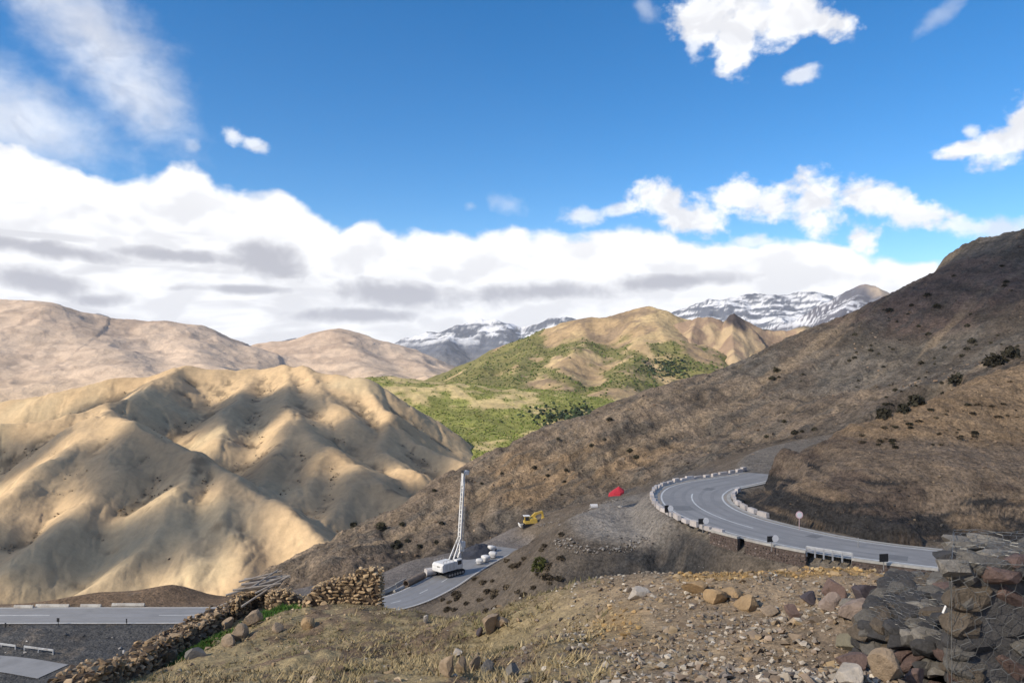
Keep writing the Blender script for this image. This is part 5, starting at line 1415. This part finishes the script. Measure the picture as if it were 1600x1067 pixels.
# left side and top stones
for z in np.arange(zb + 0.1, zt - 0.05, 0.17):
    for v in np.arange(0.08, 1.0, 0.2):
        p = FL + (BL - FL) * v
        gplace(g1, (p[0] + 0.10, p[1], z), (0.26, 0.24, 0.28), GST, wts)
for v in np.arange(0.04, 1.0, 0.15):
    for u in np.arange(0.03, 1.0, 0.115):
        p = (FL * (1 - u) + FR * u) * (1 - v) + (BL * (1 - u) + BR * u) * v
        gplace(g1, (p[0] + r_.normal() * 0.02, p[1] + r_.normal() * 0.02, zt - 0.06 + r_.normal() * 0.015), (0.30 + 0.08 * r_.random(), 0.26, 0.42), GST_FLAT, [0.5, 0.12, 0.08, 0.05, 0.25], (r_.normal() * 0.12, r_.normal() * 0.12, r_.normal() * 0.35))
core = MB()
V_ = [(*(FL + (BR - FL) * 0.06), zb), (*(FR + (BL - FR) * 0.06), zb), (*(BR + (FL - BR) * 0.06), zb), (*(BL + (FR - BL) * 0.06), zb)]
core.add([np.array(q) - og for q in V_] + [np.array(q) + [0, 0, zt - zb - 0.12] - og for q in V_], [(3, 2, 1, 0), (4, 5, 6, 7), (0, 1, 5, 4), (1, 2, 6, 5), (2, 3, 7, 6), (3, 0, 4, 7)])
core.build('rubble_core', GM[3], g1)
wm = MB()
c3 = lambda p, z: np.array([p[0], p[1], z]) - og
hex_wires([c3(FL, zt), c3(FR, zt), c3(FR, zb), c3(FL, zb)], 20, 15, 0.0019, -0.03, wm, 7)
hex_wires([c3(FL, zt), c3(FR, zt), c3(BR, zt), c3(BL, zt)], 20, 11, 0.0019, 0.045, wm, 9)
hex_wires([c3(BL, zt), c3(FL, zt), c3(FL, zb), c3(BL, zb)], 10, 15, 0.0019, -0.03, wm, 8)
for A, B in ((FL, FR), (FL, BL)): wm.cyl(c3(A, zt + 0.01), c3(B, zt + 0.01), 0.0028, n=4)
wm.cyl(c3(FL, zt + 0.01), c3(FL, zb), 0.0028, n=4)
wm.build('wire_mesh', M_wire, g1)
# sloping, slumped gabion beside it
g2q = [P(1398, 893, 8.6), P(1500, 893, 8.2), P(1500, 1012, 6.15), P(1352, 962, 6.9)]
g2 = empty('gabion', tuple(g2q[3] - [0, 0, 0.35]), 0, label='slumped dark gabion mattress sloping down left of the upright gabion', cat='gabion')
for v in np.arange(0.03, 1.0, 0.085):
    for u in np.arange(0.04, 1.0, 0.16):
        u_ = u + r_.normal() * 0.02
        p = (g2q[0] * (1 - u_) + g2q[1] * u_) * (1 - v) + (g2q[3] * (1 - u_) + g2q[2] * u_) * v
        gplace(g2, p + [0, 0, -0.05 + r_.normal() * 0.02], (0.24 + 0.08 * r_.random(), 0.24, 0.32), GST_FLAT, [0.30, 0.12, 0.03, 0.50, 0.05], (0.35 + r_.normal() * 0.2, r_.normal() * 0.15, r_.normal() * 0.4))
for t in np.arange(0.0, 1.02, 0.09):
    for dz in (0.10, 0.25, 0.40):
        p = g2q[0] * (1 - t) + g2q[3] * t
        gplace(g2, p + [0.03 + r_.normal() * 0.03, 0, -dz], (0.26, 0.24, 0.22), GST, [0.35, 0.2, 0.1, 0.3, 0.05])
        p = g2q[3] * (1 - t) + g2q[2] * t
        gplace(g2, p + [0, 0.03 + r_.normal() * 0.03, -dz], (0.26, 0.24, 0.22), GST, [0.35, 0.2, 0.1, 0.3, 0.05])
o2 = np.array(g2.location)
cm_ = MB(); cq = sum(g2q) / 4; lo = [q + (cq - q) * 0.16 - [0, 0, 0.16] for q in g2q]; dn = [q + (cq - q) * 0.16 - [0, 0, 0.85] for q in g2q]
cm_.add([q - o2 for q in dn] + [q - o2 for q in lo], [(3, 2, 1, 0), (4, 5, 6, 7), (0, 1, 5, 4), (1, 2, 6, 5), (2, 3, 7, 6), (3, 0, 4, 7)]); cm_.build('rubble_core', GM[3], g2)
wm = MB(); hex_wires([q - o2 for q in g2q], 11, 22, 0.0018, -0.03, wm, 12)
wm.build('wire_mesh', M_wire, g2)
MB().box((0, 0, 0), (0.035, 0.02, 0.075), (0.2, 0.3, 0.4)).build('plastic_scrap', M_whiteb, label='small white scrap of plastic caught in the slumped gabion', cat='litter', bevel=0.005).location = tuple(P(1477, 952, 6.75))
# ------------------------------------------------------------------ shrubs
def shrub_mesh(name, seed, n, mat, flat=0.7, leaf=0.16):
    r_ = np.random.default_rng(seed)
    p = r_.normal(size=(n, 3)); p /= np.linalg.norm(p, axis=1)[:, None]; p[:, 2] = np.abs(p[:, 2])
    lump = 1 + 0.28 * fbm(p[:, 0] * 2 + seed, p[:, 1] * 2 + p[:, 2], 0.8, 3, seed)
    p *= (lump * (0.35 + 0.65 * r_.random(n) ** 0.4))[:, None] * np.array([0.5, 0.5, flat])
    a = r_.normal(size=(n, 3)); a /= np.linalg.norm(a, axis=1)[:, None]
    b = np.cross(a, r_.normal(size=(n, 3))); b /= np.linalg.norm(b, axis=1)[:, None]
    s = leaf * (0.6 + 0.8 * r_.random((n, 1)))
    V = np.stack([p - a * s, p + b * s * 0.6, p + a * s, p - b * s * 0.6], 1).reshape(-1, 3)
    V[:, 2] = np.maximum(V[:, 2], -0.05)
    return raw_mesh(name, V, np.arange(4 * n).reshape(n, 4), mat)
M_shrub = plain_mat('dark_thorn_shrub', (0.048, 0.043, 0.027), 0.9, 0.4, 4.0, rnd=0.35)
M_shrubb = plain_mat('dry_brown_shrub', (0.095, 0.072, 0.045), 0.9, 0.4, 4.0, rnd=0.35)
M_shrubg = plain_mat('olive_green_shrub', (0.085, 0.088, 0.022), 0.9, 0.35, 4.0)
SHR = [shrub_mesh('shrub', 10 + i, 120, M_shrub) for i in range(4)]
SHB = [shrub_mesh('shrub', 20 + i, 90, M_shrubb, 0.55) for i in range(4)]
SHG = shrub_mesh('shrub', 31, 420, M_shrubg, 0.85, 0.09)
allz = lambda X, Y: np.maximum(np.maximum(hill_z(X, Y), terr_z(X, Y)), np.where((X > 30) & (Y > 70) & (Y < 165), bluff_z(X, Y), -99))
def put_shrub(q, w, me, lab, grp, h=1.0):
    o = link('shrub', me, label=lab, cat='shrub', group=grp)
    o.location = (q[0], q[1], q[2] - 0.04 * w); o.scale = (w, w, w * h * random.uniform(0.8, 1.1)); o.rotation_euler = (0, 0, random.uniform(0, 6.28))
named = [(1432, 636, 26, 0, 'largest dark cushion shrub on the bank above the bluff'), (1382, 656, 24, 0, 'dark cushion shrub left of the largest one above the bluff'), (1412, 646, 20, 0, 'dark shrub between the two big cushions above the bluff'), (1497, 598, 26, 0, 'long dark shrub high on the bluff rim'), (1552, 574, 30, 0, 'dark shrub near the right picture edge on the bluff rim'), (1580, 560, 26, 0, 'dark shrub at the right edge above the rim'),
         (843, 892, 27, 2, 'round olive green bush alone on the spur above the lower road'), (620, 858, 18, 0, 'dark shrub on the lower hillside right above the graded platform'), (594, 828, 20, 0, 'dark flat shrub on the hillside left of the drilling rig'), (552, 824, 12, 0, 'small dark shrub on the skyline left of the rig'), (638, 771, 9, 0, 'tiny dark shrub on the hillside skyline left of the mast')]
hq, ok = hit([n_[0] for n_ in named], [n_[1] for n_ in named], allz, 70, 420, 200)
for q, (px, py, w, k, lab) in zip(hq, named):
    put_shrub(q, w * q[1] / F, SHG if k == 2 else SHR[random.randrange(4)], lab, 'shrubs on the near slopes')
r_ = np.random.default_rng(99)
def seeds(n, x0, x1, y0f, y1f, seed):
    rr_ = np.random.default_rng(seed); px = x0 + (x1 - x0) * rr_.random(n); t = rr_.random(n)
    return px, y0f(px) + (y1f(px) - y0f(px)) * t
sil_x = [q[0] for q in SIL]; sil_y = [q[1] for q in SIL]
px, py = seeds(105, 1180, 1600, lambda x: np.interp(x, sil_x, sil_y) + 18, lambda x: np.interp(x, [1130, 1250, 1400, 1600], [700, 690, 650, 590]), 4)
keep = fbm(px, py, 70, 3, 8) > -0.25; px, py = px[keep], py[keep]
hq, ok = hit(px, py, hill_z, 120, 420, 160)
for q, o_ in zip(hq, ok):
    if o_: put_shrub(q, (4 + 9 * r_.random() ** 2.5) * q[1] / F, SHR[r_.integers(0, 4)], 'small dark shrub, one of many dotted over the high brown hillside', 'shrubs dotted over the hillside', 0.8)
px, py = seeds(46, 690, 880, lambda x: np.interp(x, [690, 775, 880], [935, 880, 835]), lambda x: np.interp(x, [690, 760, 880], [955, 975, 925]), 6)
hq, ok = hit(px, py, terr_z, 70, 190, 160)
for q, o_ in zip(hq, ok):
    if o_: put_shrub(q, (8 + 9 * r_.random()) * q[1] / F, SHB[r_.integers(0, 4)], 'low dry brown shrub, one of many on the spur beside the lower road', 'dry shrubs on the spur', 0.9)
px, py = seeds(18, 620, 1000, lambda x: np.interp(x, sil_x, sil_y) + 12, lambda x: np.interp(x, [620, 760, 900, 1000], [870, 830, 780, 740]), 16)
hq, ok = hit(px, py, hill_z, 150, 320, 160)
for q, o_ in zip(hq, ok):
    if o_: put_shrub(q, (5 + 6 * r_.random()) * q[1] / F, SHR[r_.integers(0, 4)], 'small dark shrub, one of several on the lower left flank of the brown hillside', 'shrubs on the lower hillside', 0.8)
px, py = seeds(40, 1330, 1600, lambda x: np.interp(x, [1330, 1450, 1600], [690, 640, 590]), lambda x: 0 * x + 700, 26)
hq, ok = hit(px, py, bluff_z, 80, 160, 160)
for q, o_ in zip(hq, ok):
    if o_: put_shrub(q, (4 + 8 * r_.random()) * q[1] / F, SHB[r_.integers(0, 4)] if r_.random() < .6 else SHR[0], 'low dry shrub, one of many scattered on top of the bluff', 'shrubs on the bluff top', 0.6)

# ------------------------------------------------------------------ loose stones (nobody could count them)
def scat_fan(n, px0, px1, d0, d1, f, maskf, seed):
    rr_ = np.random.default_rng(seed)
    px = px0 + (px1 - px0) * rr_.random(n); D = np.exp(np.log(d0) + (np.log(d1) - np.log(d0)) * rr_.random(n))
    x = (px - 800) / F * D; y = D
    k = maskf(x, y) > rr_.random(n)
    x, y = x[k], y[k]
    return np.c_[x, y, f(x[None], y[None])[0]], rr_
pos, rr_ = scat_fan(25000, 560, 1560, 5.2, 19, fore_z, lambda x, y: 1.08 - fore_soil(x, y)[0], 301)
grass_, or_, _, _ = fore_soil(pos[:, 0], pos[:, 1])
n = len(pos)
cl_ = tints(n, [(0.30, 0.25, 0.19), (0.36, 0.31, 0.25), (0.24, 0.18, 0.13), (0.20, 0.165, 0.135), (0.42, 0.37, 0.30), (0.28, 0.20, 0.12)], 0.2, 5)
cl_ = np.where((or_ > 0.5)[:, None], tints(n, [(0.40, 0.26, 0.11), (0.34, 0.22, 0.10), (0.44, 0.32, 0.17)], 0.15, 6), cl_)
sz = 0.022 + 0.10 * rr_.random(n) ** 4.5
link('gravel', scatter_mesh('gravel', PROTO, pos, sz, cl_, M_stuffrock, sink=0.12, tilt=0.6, seed=3, aniso=0.35), kind='stuff')
pos, rr_ = scat_fan(1500, 760, 1420, 6.5, 16.5, fore_z, lambda x, y: (1.05 - fore_soil(x, y)[0]) * sstep(-0.15, 0.3, fbm(x, y, 1.6, 3, 333)), 307)
n = len(pos); sz = 0.07 + 0.16 * rr_.random(n) ** 2.5
link('mound_rubble', scatter_mesh('mound_rubble', PROTO, pos, sz, tints(n, [(0.31, 0.23, 0.15), (0.25, 0.185, 0.125), (0.36, 0.26, 0.15), (0.20, 0.155, 0.115)], 0.15, 15), M_stuffrock, sink=0.30, seed=14), kind='stuff')
pos, rr_ = scat_fan(4200, 90, 900, 9, 29, fore_z, lambda x, y: 0.15 + 0.85 * np.exp(-((x + 7.0) / 4.0) ** 2 - ((y - 23) / 5.0) ** 2) * 1.0 + 0 * x, 302)
n = len(pos); sz = 0.03 + 0.16 * rr_.random(n) ** 3
link('loose_stones', scatter_mesh('loose_stones', PROTO, pos, sz, tints(n, [(0.36, 0.26, 0.155), (0.28, 0.20, 0.125), (0.42, 0.33, 0.22), (0.22, 0.16, 0.11)], 0.2, 7), M_stuffrock, sink=0.15, seed=4), kind='stuff')
pos, rr_ = scat_fan(3600, 660, 1520, 66, 125, terr_z, lambda x, y: 0.25 + 0.75 * np.exp(-((x - 14) / 12) ** 2 - ((y - 88) / 9) ** 2), 303)
n = len(pos); du_, _ = poly_dist(pos[:, 0], pos[:, 1], UP); dl_, _ = poly_dist(pos[:, 0], pos[:, 1], LOW)
kk = (du_ > 6.2) & (dl_ > 4.6); pos = pos[kk]; n = len(pos)
sz = 0.10 + 0.42 * np.random.default_rng(1).random(n) ** 4
link('scree', scatter_mesh('scree', PROTO, pos, sz, tints(n, [(0.10, 0.095, 0.09), (0.14, 0.13, 0.12), (0.19, 0.165, 0.14), (0.08, 0.075, 0.072), (0.28, 0.25, 0.22)], 0.2, 8), M_stuffrock, sink=0.15, seed=5), kind='stuff')
pos, rr_ = scat_fan(5200, 420, 1700, 150, 380, hill_z, lambda x, y: 0.35 + 0.6 * sstep(-0.1, 0.4, fbm(x, y, 26, 3, 44)), 304)
n = len(pos); sz = 0.35 + 1.3 * rr_.random(n) ** 4
link('hillside_rocks', scatter_mesh('hillside_rocks', PROTO, pos, sz, tints(n, [(0.20, 0.14, 0.095), (0.13, 0.10, 0.075), (0.26, 0.19, 0.13), (0.09, 0.075, 0.06)], 0.2, 9), M_stuffrock, sink=0.25, seed=6), kind='stuff')
pos, rr_ = scat_fan(1500, 1180, 1700, 76, 135, bluff_z, lambda x, y: 0.7 + 0 * x, 305)
du_, _ = poly_dist(pos[:, 0], pos[:, 1], UP); pos = pos[du_ > 6.0]; n = len(pos); sz = 0.12 + 0.5 * np.random.default_rng(2).random(n) ** 4
link('bluff_rocks', scatter_mesh('bluff_rocks', PROTO, pos, sz, tints(n, [(0.20, 0.14, 0.095), (0.13, 0.10, 0.075), (0.27, 0.20, 0.13), (0.08, 0.07, 0.06)], 0.2, 10), M_stuffrock, sink=0.2, seed=7), kind='stuff')
# pale stones along the pad edges and the dirt track
ed = [P(a, b, 1)[:2] for a, b in ()]
line = smoothpoly([on_level(842, 828, 20.5)[:2], on_level(872, 814, 25)[:2], (9.5, 125), (12, 121), (17, 119)], 20)
r2 = np.random.default_rng(12)
lp = line[r2.integers(0, len(line), 170)] + r2.normal(size=(170, 2)) * 0.5
edge2 = smoothpoly([on_level(868, 828, 37)[:2], on_level(900, 842, 37)[:2], on_level(960, 848, 37)[:2], on_level(1010, 846, 37)[:2]], 20)
lp2 = edge2[r2.integers(0, len(edge2), 200)] + r2.normal(size=(200, 2)) * 0.45
lp = np.r_[lp, lp2]
pos = np.c_[lp, terr_z(lp[None, :, 0], lp[None, :, 1])[0]]
link('rubble_edge', scatter_mesh('rubble_edge', PROTO, pos, 0.22 + 0.5 * r2.random(len(pos)) ** 2, tints(len(pos), [(0.36, 0.32, 0.27), (0.28, 0.24, 0.20), (0.20, 0.17, 0.14)], 0.2, 3), M_stuffrock, sink=0.1, seed=8), kind='stuff')
# litter of rocks and pale stones on the lower left ground
pos, rr_ = scat_fan(500, -60, 330, 96, 120, terr_z, lambda x, y: 0.6 + 0 * x, 306)
n = len(pos); link('roadside_rocks', scatter_mesh('roadside_rocks', PROTO, pos, 0.12 + 0.75 * rr_.random(n) ** 5, tints(n, [(0.09, 0.088, 0.085), (0.13, 0.125, 0.12), (0.30, 0.28, 0.26)], 0.2, 4), M_stuffrock, sink=0.2, seed=9), kind='stuff')
# outcrops and scrub in the gullies of the sandy hills
X_, Y_, Z_, C_ = SANDY_CONC
sel = (C_ + 0.8 * fbm(X_, Y_, 24, 4, 5) > 0.85) & (fbm(X_, Y_, 34, 3, 71) > -0.1) & (Y_ < 760)
ij = np.argwhere(sel); r2 = np.random.default_rng(3); ij = ij[r2.permutation(len(ij))[:4200]]
pos = np.c_[X_[ij[:, 0], ij[:, 1]], Y_[ij[:, 0], ij[:, 1]], Z_[ij[:, 0], ij[:, 1]]] + r2.normal(size=(len(ij), 3)) * [0.8, 0.8, 0]
link('gully_rocks', scatter_mesh('gully_rocks', PROTO, pos, 0.5 + 2.0 * r2.random(len(pos)) ** 3, tints(len(pos), [(0.20, 0.15, 0.095), (0.13, 0.10, 0.07), (0.28, 0.21, 0.13), (0.07, 0.06, 0.04)], 0.2, 11), M_stuffrock, sink=0.3, seed=10), kind='stuff')

# ------------------------------------------------------------------ grass and scrub
M_grass = attr_mat('dry_grass', 0.9, 6, 0.2)
def tufts(pos, hgt, cols, blades, width, seed):
    rr_ = np.random.default_rng(seed); n = len(pos)
    a = rr_.random((n, blades)) * 2 * np.pi; lean = 0.5 + 0.75 * rr_.random((n, blades)); h = hgt[:, None] * (0.6 + 0.6 * rr_.random((n, blades)))
    off = rr_.normal(size=(n, blades, 2)) * 0.35 * hgt[:, None, None]
    bx = pos[:, None, 0] + off[..., 0]; by = pos[:, None, 1] + off[..., 1]; bz = pos[:, None, 2] + 0 * a - 0.01
    ux, uy = -np.sin(a), np.cos(a); w = width * hgt[:, None]
    tip = np.stack([bx + np.cos(a) * h * lean, by + np.sin(a) * h * lean, bz + h * np.sqrt(np.clip(1 - (lean * 0.8) ** 2, 0.1, 1))], -1)
    p0 = np.stack([bx + ux * w, by + uy * w, bz], -1); p1 = np.stack([bx - ux * w, by - uy * w, bz], -1)
    V = np.stack([p0, p1, tip], 2).reshape(-1, 3)
    return raw_mesh('grass', V, np.arange(len(V)).reshape(-1, 3), M_grass, False, np.repeat(cols, blades * 3, 0))
pos, rr_ = scat_fan(21000, 150, 960, 7.5, 29, fore_z, lambda x, y: np.clip(fore_soil(x, y)[0], 0, 1) * sstep(-0.35, 0.15, fbm(x, y, 1.4, 3, 77)), 401)
n = len(pos); hg = 0.03 + 0.05 * rr_.random(n) + 0.08 * (rr_.random(n) < 0.14)
gmix = sstep(-0.1, 0.4, fbm(pos[:, 0], pos[:, 1], 2.6, 3, 78))[:, None]
gc = tints(n, [(0.40, 0.31, 0.17), (0.34, 0.265, 0.14), (0.28, 0.21, 0.115)], 0.18, 13) * (1 - gmix) + tints(n, [(0.19, 0.17, 0.075), (0.24, 0.19, 0.10), (0.15, 0.13, 0.06)], 0.18, 14) * gmix
link('dry_grass', tufts(pos, hg, gc, 8, 0.11, 15), kind='stuff')
def patch(px, py, d, rx, ry, n, seed, hgt=0.16, col=((0.045, 0.11, 0.018), (0.06, 0.135, 0.02), (0.10, 0.14, 0.035))):
    rr_ = np.random.default_rng(seed); c_ = P(px, py, d)
    xy = c_[:2] + rr_.normal(size=(n, 2)) * [rx, ry]
    pos = np.c_[xy, fore_z(xy[None, :, 0], xy[None, :, 1])[0]]
    return pos, hgt * (0.6 + 0.8 * rr_.random(n)), tints(n, col, 0.2, seed)
pp = [patch(308, 1018, 22.3, 0.22, 0.5, 420, 1, 0.10), patch(330, 1006, 23.3, 0.22, 0.5, 480, 2, 0.11), patch(432, 968, 26.5, 0.28, 0.25, 350, 3), patch(408, 984, 25.5, 0.16, 0.25, 250, 4), patch(430, 985, 25.2, 0.3, 0.4, 200, 5), patch(790, 1032, 11.5, 0.16, 0.10, 160, 6, 0.08, ((0.05, 0.06, 0.03), (0.08, 0.08, 0.04)))]
link('green_grass', tufts(np.concatenate([p[0] for p in pp]), np.concatenate([p[1] for p in pp]), np.concatenate([p[2] for p in pp]), 8, 0.14, 16), kind='stuff')

BL = [mesh_arrays(hull_mesh('p', 960 + i, 10, (1, 1, 0.75), None, 0.5)) for i in range(5)]
M_scrub = attr_mat('green_scrub', 0.9, 0.4, 0.35)
pos, rr_ = scat_fan(15000, 555, 960, 600, 1090, gslope_z, lambda x, y: gs_amount(x, y) * 0.95, 501)
n = len(pos)
link('scrub', scatter_mesh('scrub', BL, pos, 1.2 + 2.2 * rr_.random(n) ** 2, tints(n, [(0.10, 0.135, 0.024), (0.135, 0.165, 0.032), (0.07, 0.10, 0.02), (0.17, 0.165, 0.05)], 0.25, 17), M_scrub, sink=0.25, seed=18), kind='stuff')
pos, rr_ = scat_fan(16000, 680, 1300, 1000, 1750, green_z, lambda x, y: scrub_amount(x, y, green_z(x, y)), 502)
n = len(pos)
link('scrub', scatter_mesh('scrub', BL, pos, 2.0 + 4.5 * rr_.random(n) ** 2.5, tints(n, [(0.07, 0.10, 0.02), (0.09, 0.12, 0.025), (0.045, 0.07, 0.016), (0.12, 0.125, 0.04)], 0.25, 19), M_scrub, sink=0.25, seed=20), kind='stuff')
# darker woods
rr_ = np.random.default_rng(6)
px = np.r_[1042 + 20 * rr_.normal(size=420), 890 + 32 * rr_.normal(size=380)]; py = np.r_[578 + 9 * rr_.normal(size=420), 652 + 8 * rr_.normal(size=380)]
q, ok = hit(px, py, lambda X, Y: np.maximum(green_z(X, Y), np.where(Y < 1090, gslope_z(X, Y), -200)), 700, 1900, 150)
q = q[ok]
link('woodland', scatter_mesh('woodland', BL, q, 3 + 6 * rr_.random(len(q)) ** 2, tints(len(q), [(0.03, 0.045, 0.02), (0.042, 0.06, 0.024), (0.024, 0.036, 0.02)], 0.2, 21), M_scrub, sink=0.1, seed=22, aniso=0.2), kind='stuff')
# ------------------------------------------------------------------ low clouds up-sun of the valley (left of the picture); they shade the near slopes
def cloud_mat(name, dens):
    m = bpy.data.materials.new(name); m.use_nodes = True
    nt = m.node_tree; nt.nodes.clear()
    v = nt.nodes.new('ShaderNodeVolumePrincipled'); v.inputs['Density'].default_value = dens; v.inputs['Color'].default_value = (0.97, 0.97, 0.98, 1)
    v.inputs['Anisotropy'].default_value = 0.3
    o = nt.nodes.new('ShaderNodeOutputMaterial'); nt.links.new(v.outputs[0], o.inputs['Volume'])
    return m
M_cloud = cloud_mat('cloud_vapour', 0.0022)
M_cloud2 = cloud_mat('dense_cloud_vapour', 0.034)
def cloud(gx, gy, gz, rx, ry, rz, alt=1150, seed=0, rot=0.0, mat=None):
    """cloud whose shadow falls on the ground point (gx, gy, gz)"""
    k = alt / SUN_DIR.z
    c = Vector((gx, gy, gz)) + SUN_DIR * k
    bm = bmesh.new(); bmesh.ops.create_icosphere(bm, subdivisions=4, radius=1.0)
    co = np.array([v.co[:] for v in bm.verts])
    n = fbm(co[:, 0] * 1.0 + seed, co[:, 1] + co[:, 2] * 0.5, 0.9, 4, 300 + seed)
    cr, sr = math.cos(rot), math.sin(rot)
    for v, p, q in zip(bm.verts, co, n):
        f = 1 + 0.38 * q
        x, y = p[0] * rx * f, p[1] * ry * f
        z = p[2] * rz * f * (1.0 if p[2] > 0 else 0.55)
        v.co = (x * cr - y * sr, x * sr + y * cr, z)
    me = bpy.data.meshes.new('cloud'); bm.to_mesh(me); bm.free()
    me.materials.append(mat or M_cloud)
    for p in me.polygons: p.use_smooth = True
    o = link('cloud', me, kind='structure'); o.location = c
    return o
# over the near slopes
CLOUDS = [(120, 170, 50, 230, 190, 60), (60, 40, 50, 260, 150, 60), (300, 300, 80, 200, 150, 60), (-30, 90, 25, 130, 80, 50)]
PATCHES = [(-205, 425, 5, 46, 62, 50), (-238, 625, 20, 62, 70, 50), (-128, 535, 10, 42, 60, 50), (-225, 325, -25, 55, 26, 42), (-95, 410, -15, 34, 48, 42), (-400, 640, 30, 60, 40, 45), (215, 300, 85, 95, 70, 20), (-150, 345, -25, 26, 34, 36), (-330, 470, 10, 40, 34, 42),
           (-700, 2050, 60, 150, 120, 60), (700, 1700, 90, 120, 140, 60)]
for i, (x, y, z, rx, ry, rz) in enumerate(CLOUDS + PATCHES):
    cloud(x, y, z, rx, ry, rz, seed=i * 3, mat=M_cloud if i < len(CLOUDS) else M_cloud2)

# ------------------------------------------------------------------ the air of the valley
def haze(dens):
    m = bpy.data.materials.new('valley_haze'); m.use_nodes = True
    nt = m.node_tree; nt.nodes.clear()
    v = nt.nodes.new('ShaderNodeVolumePrincipled'); v.inputs['Density'].default_value = dens; v.inputs['Color'].default_value = (0.80, 0.88, 1.0, 1)
    o = nt.nodes.new('ShaderNodeOutputMaterial'); nt.links.new(v.outputs[0], o.inputs['Volume'])
    h = MB(); h.box((0, 5000, (-140 + 780) / 2), (24000, 14000, 780 + 140)); b_ = h.build('haze', m, kind='stuff')
HAZE = 2.6e-5
if HAZE: haze(HAZE)
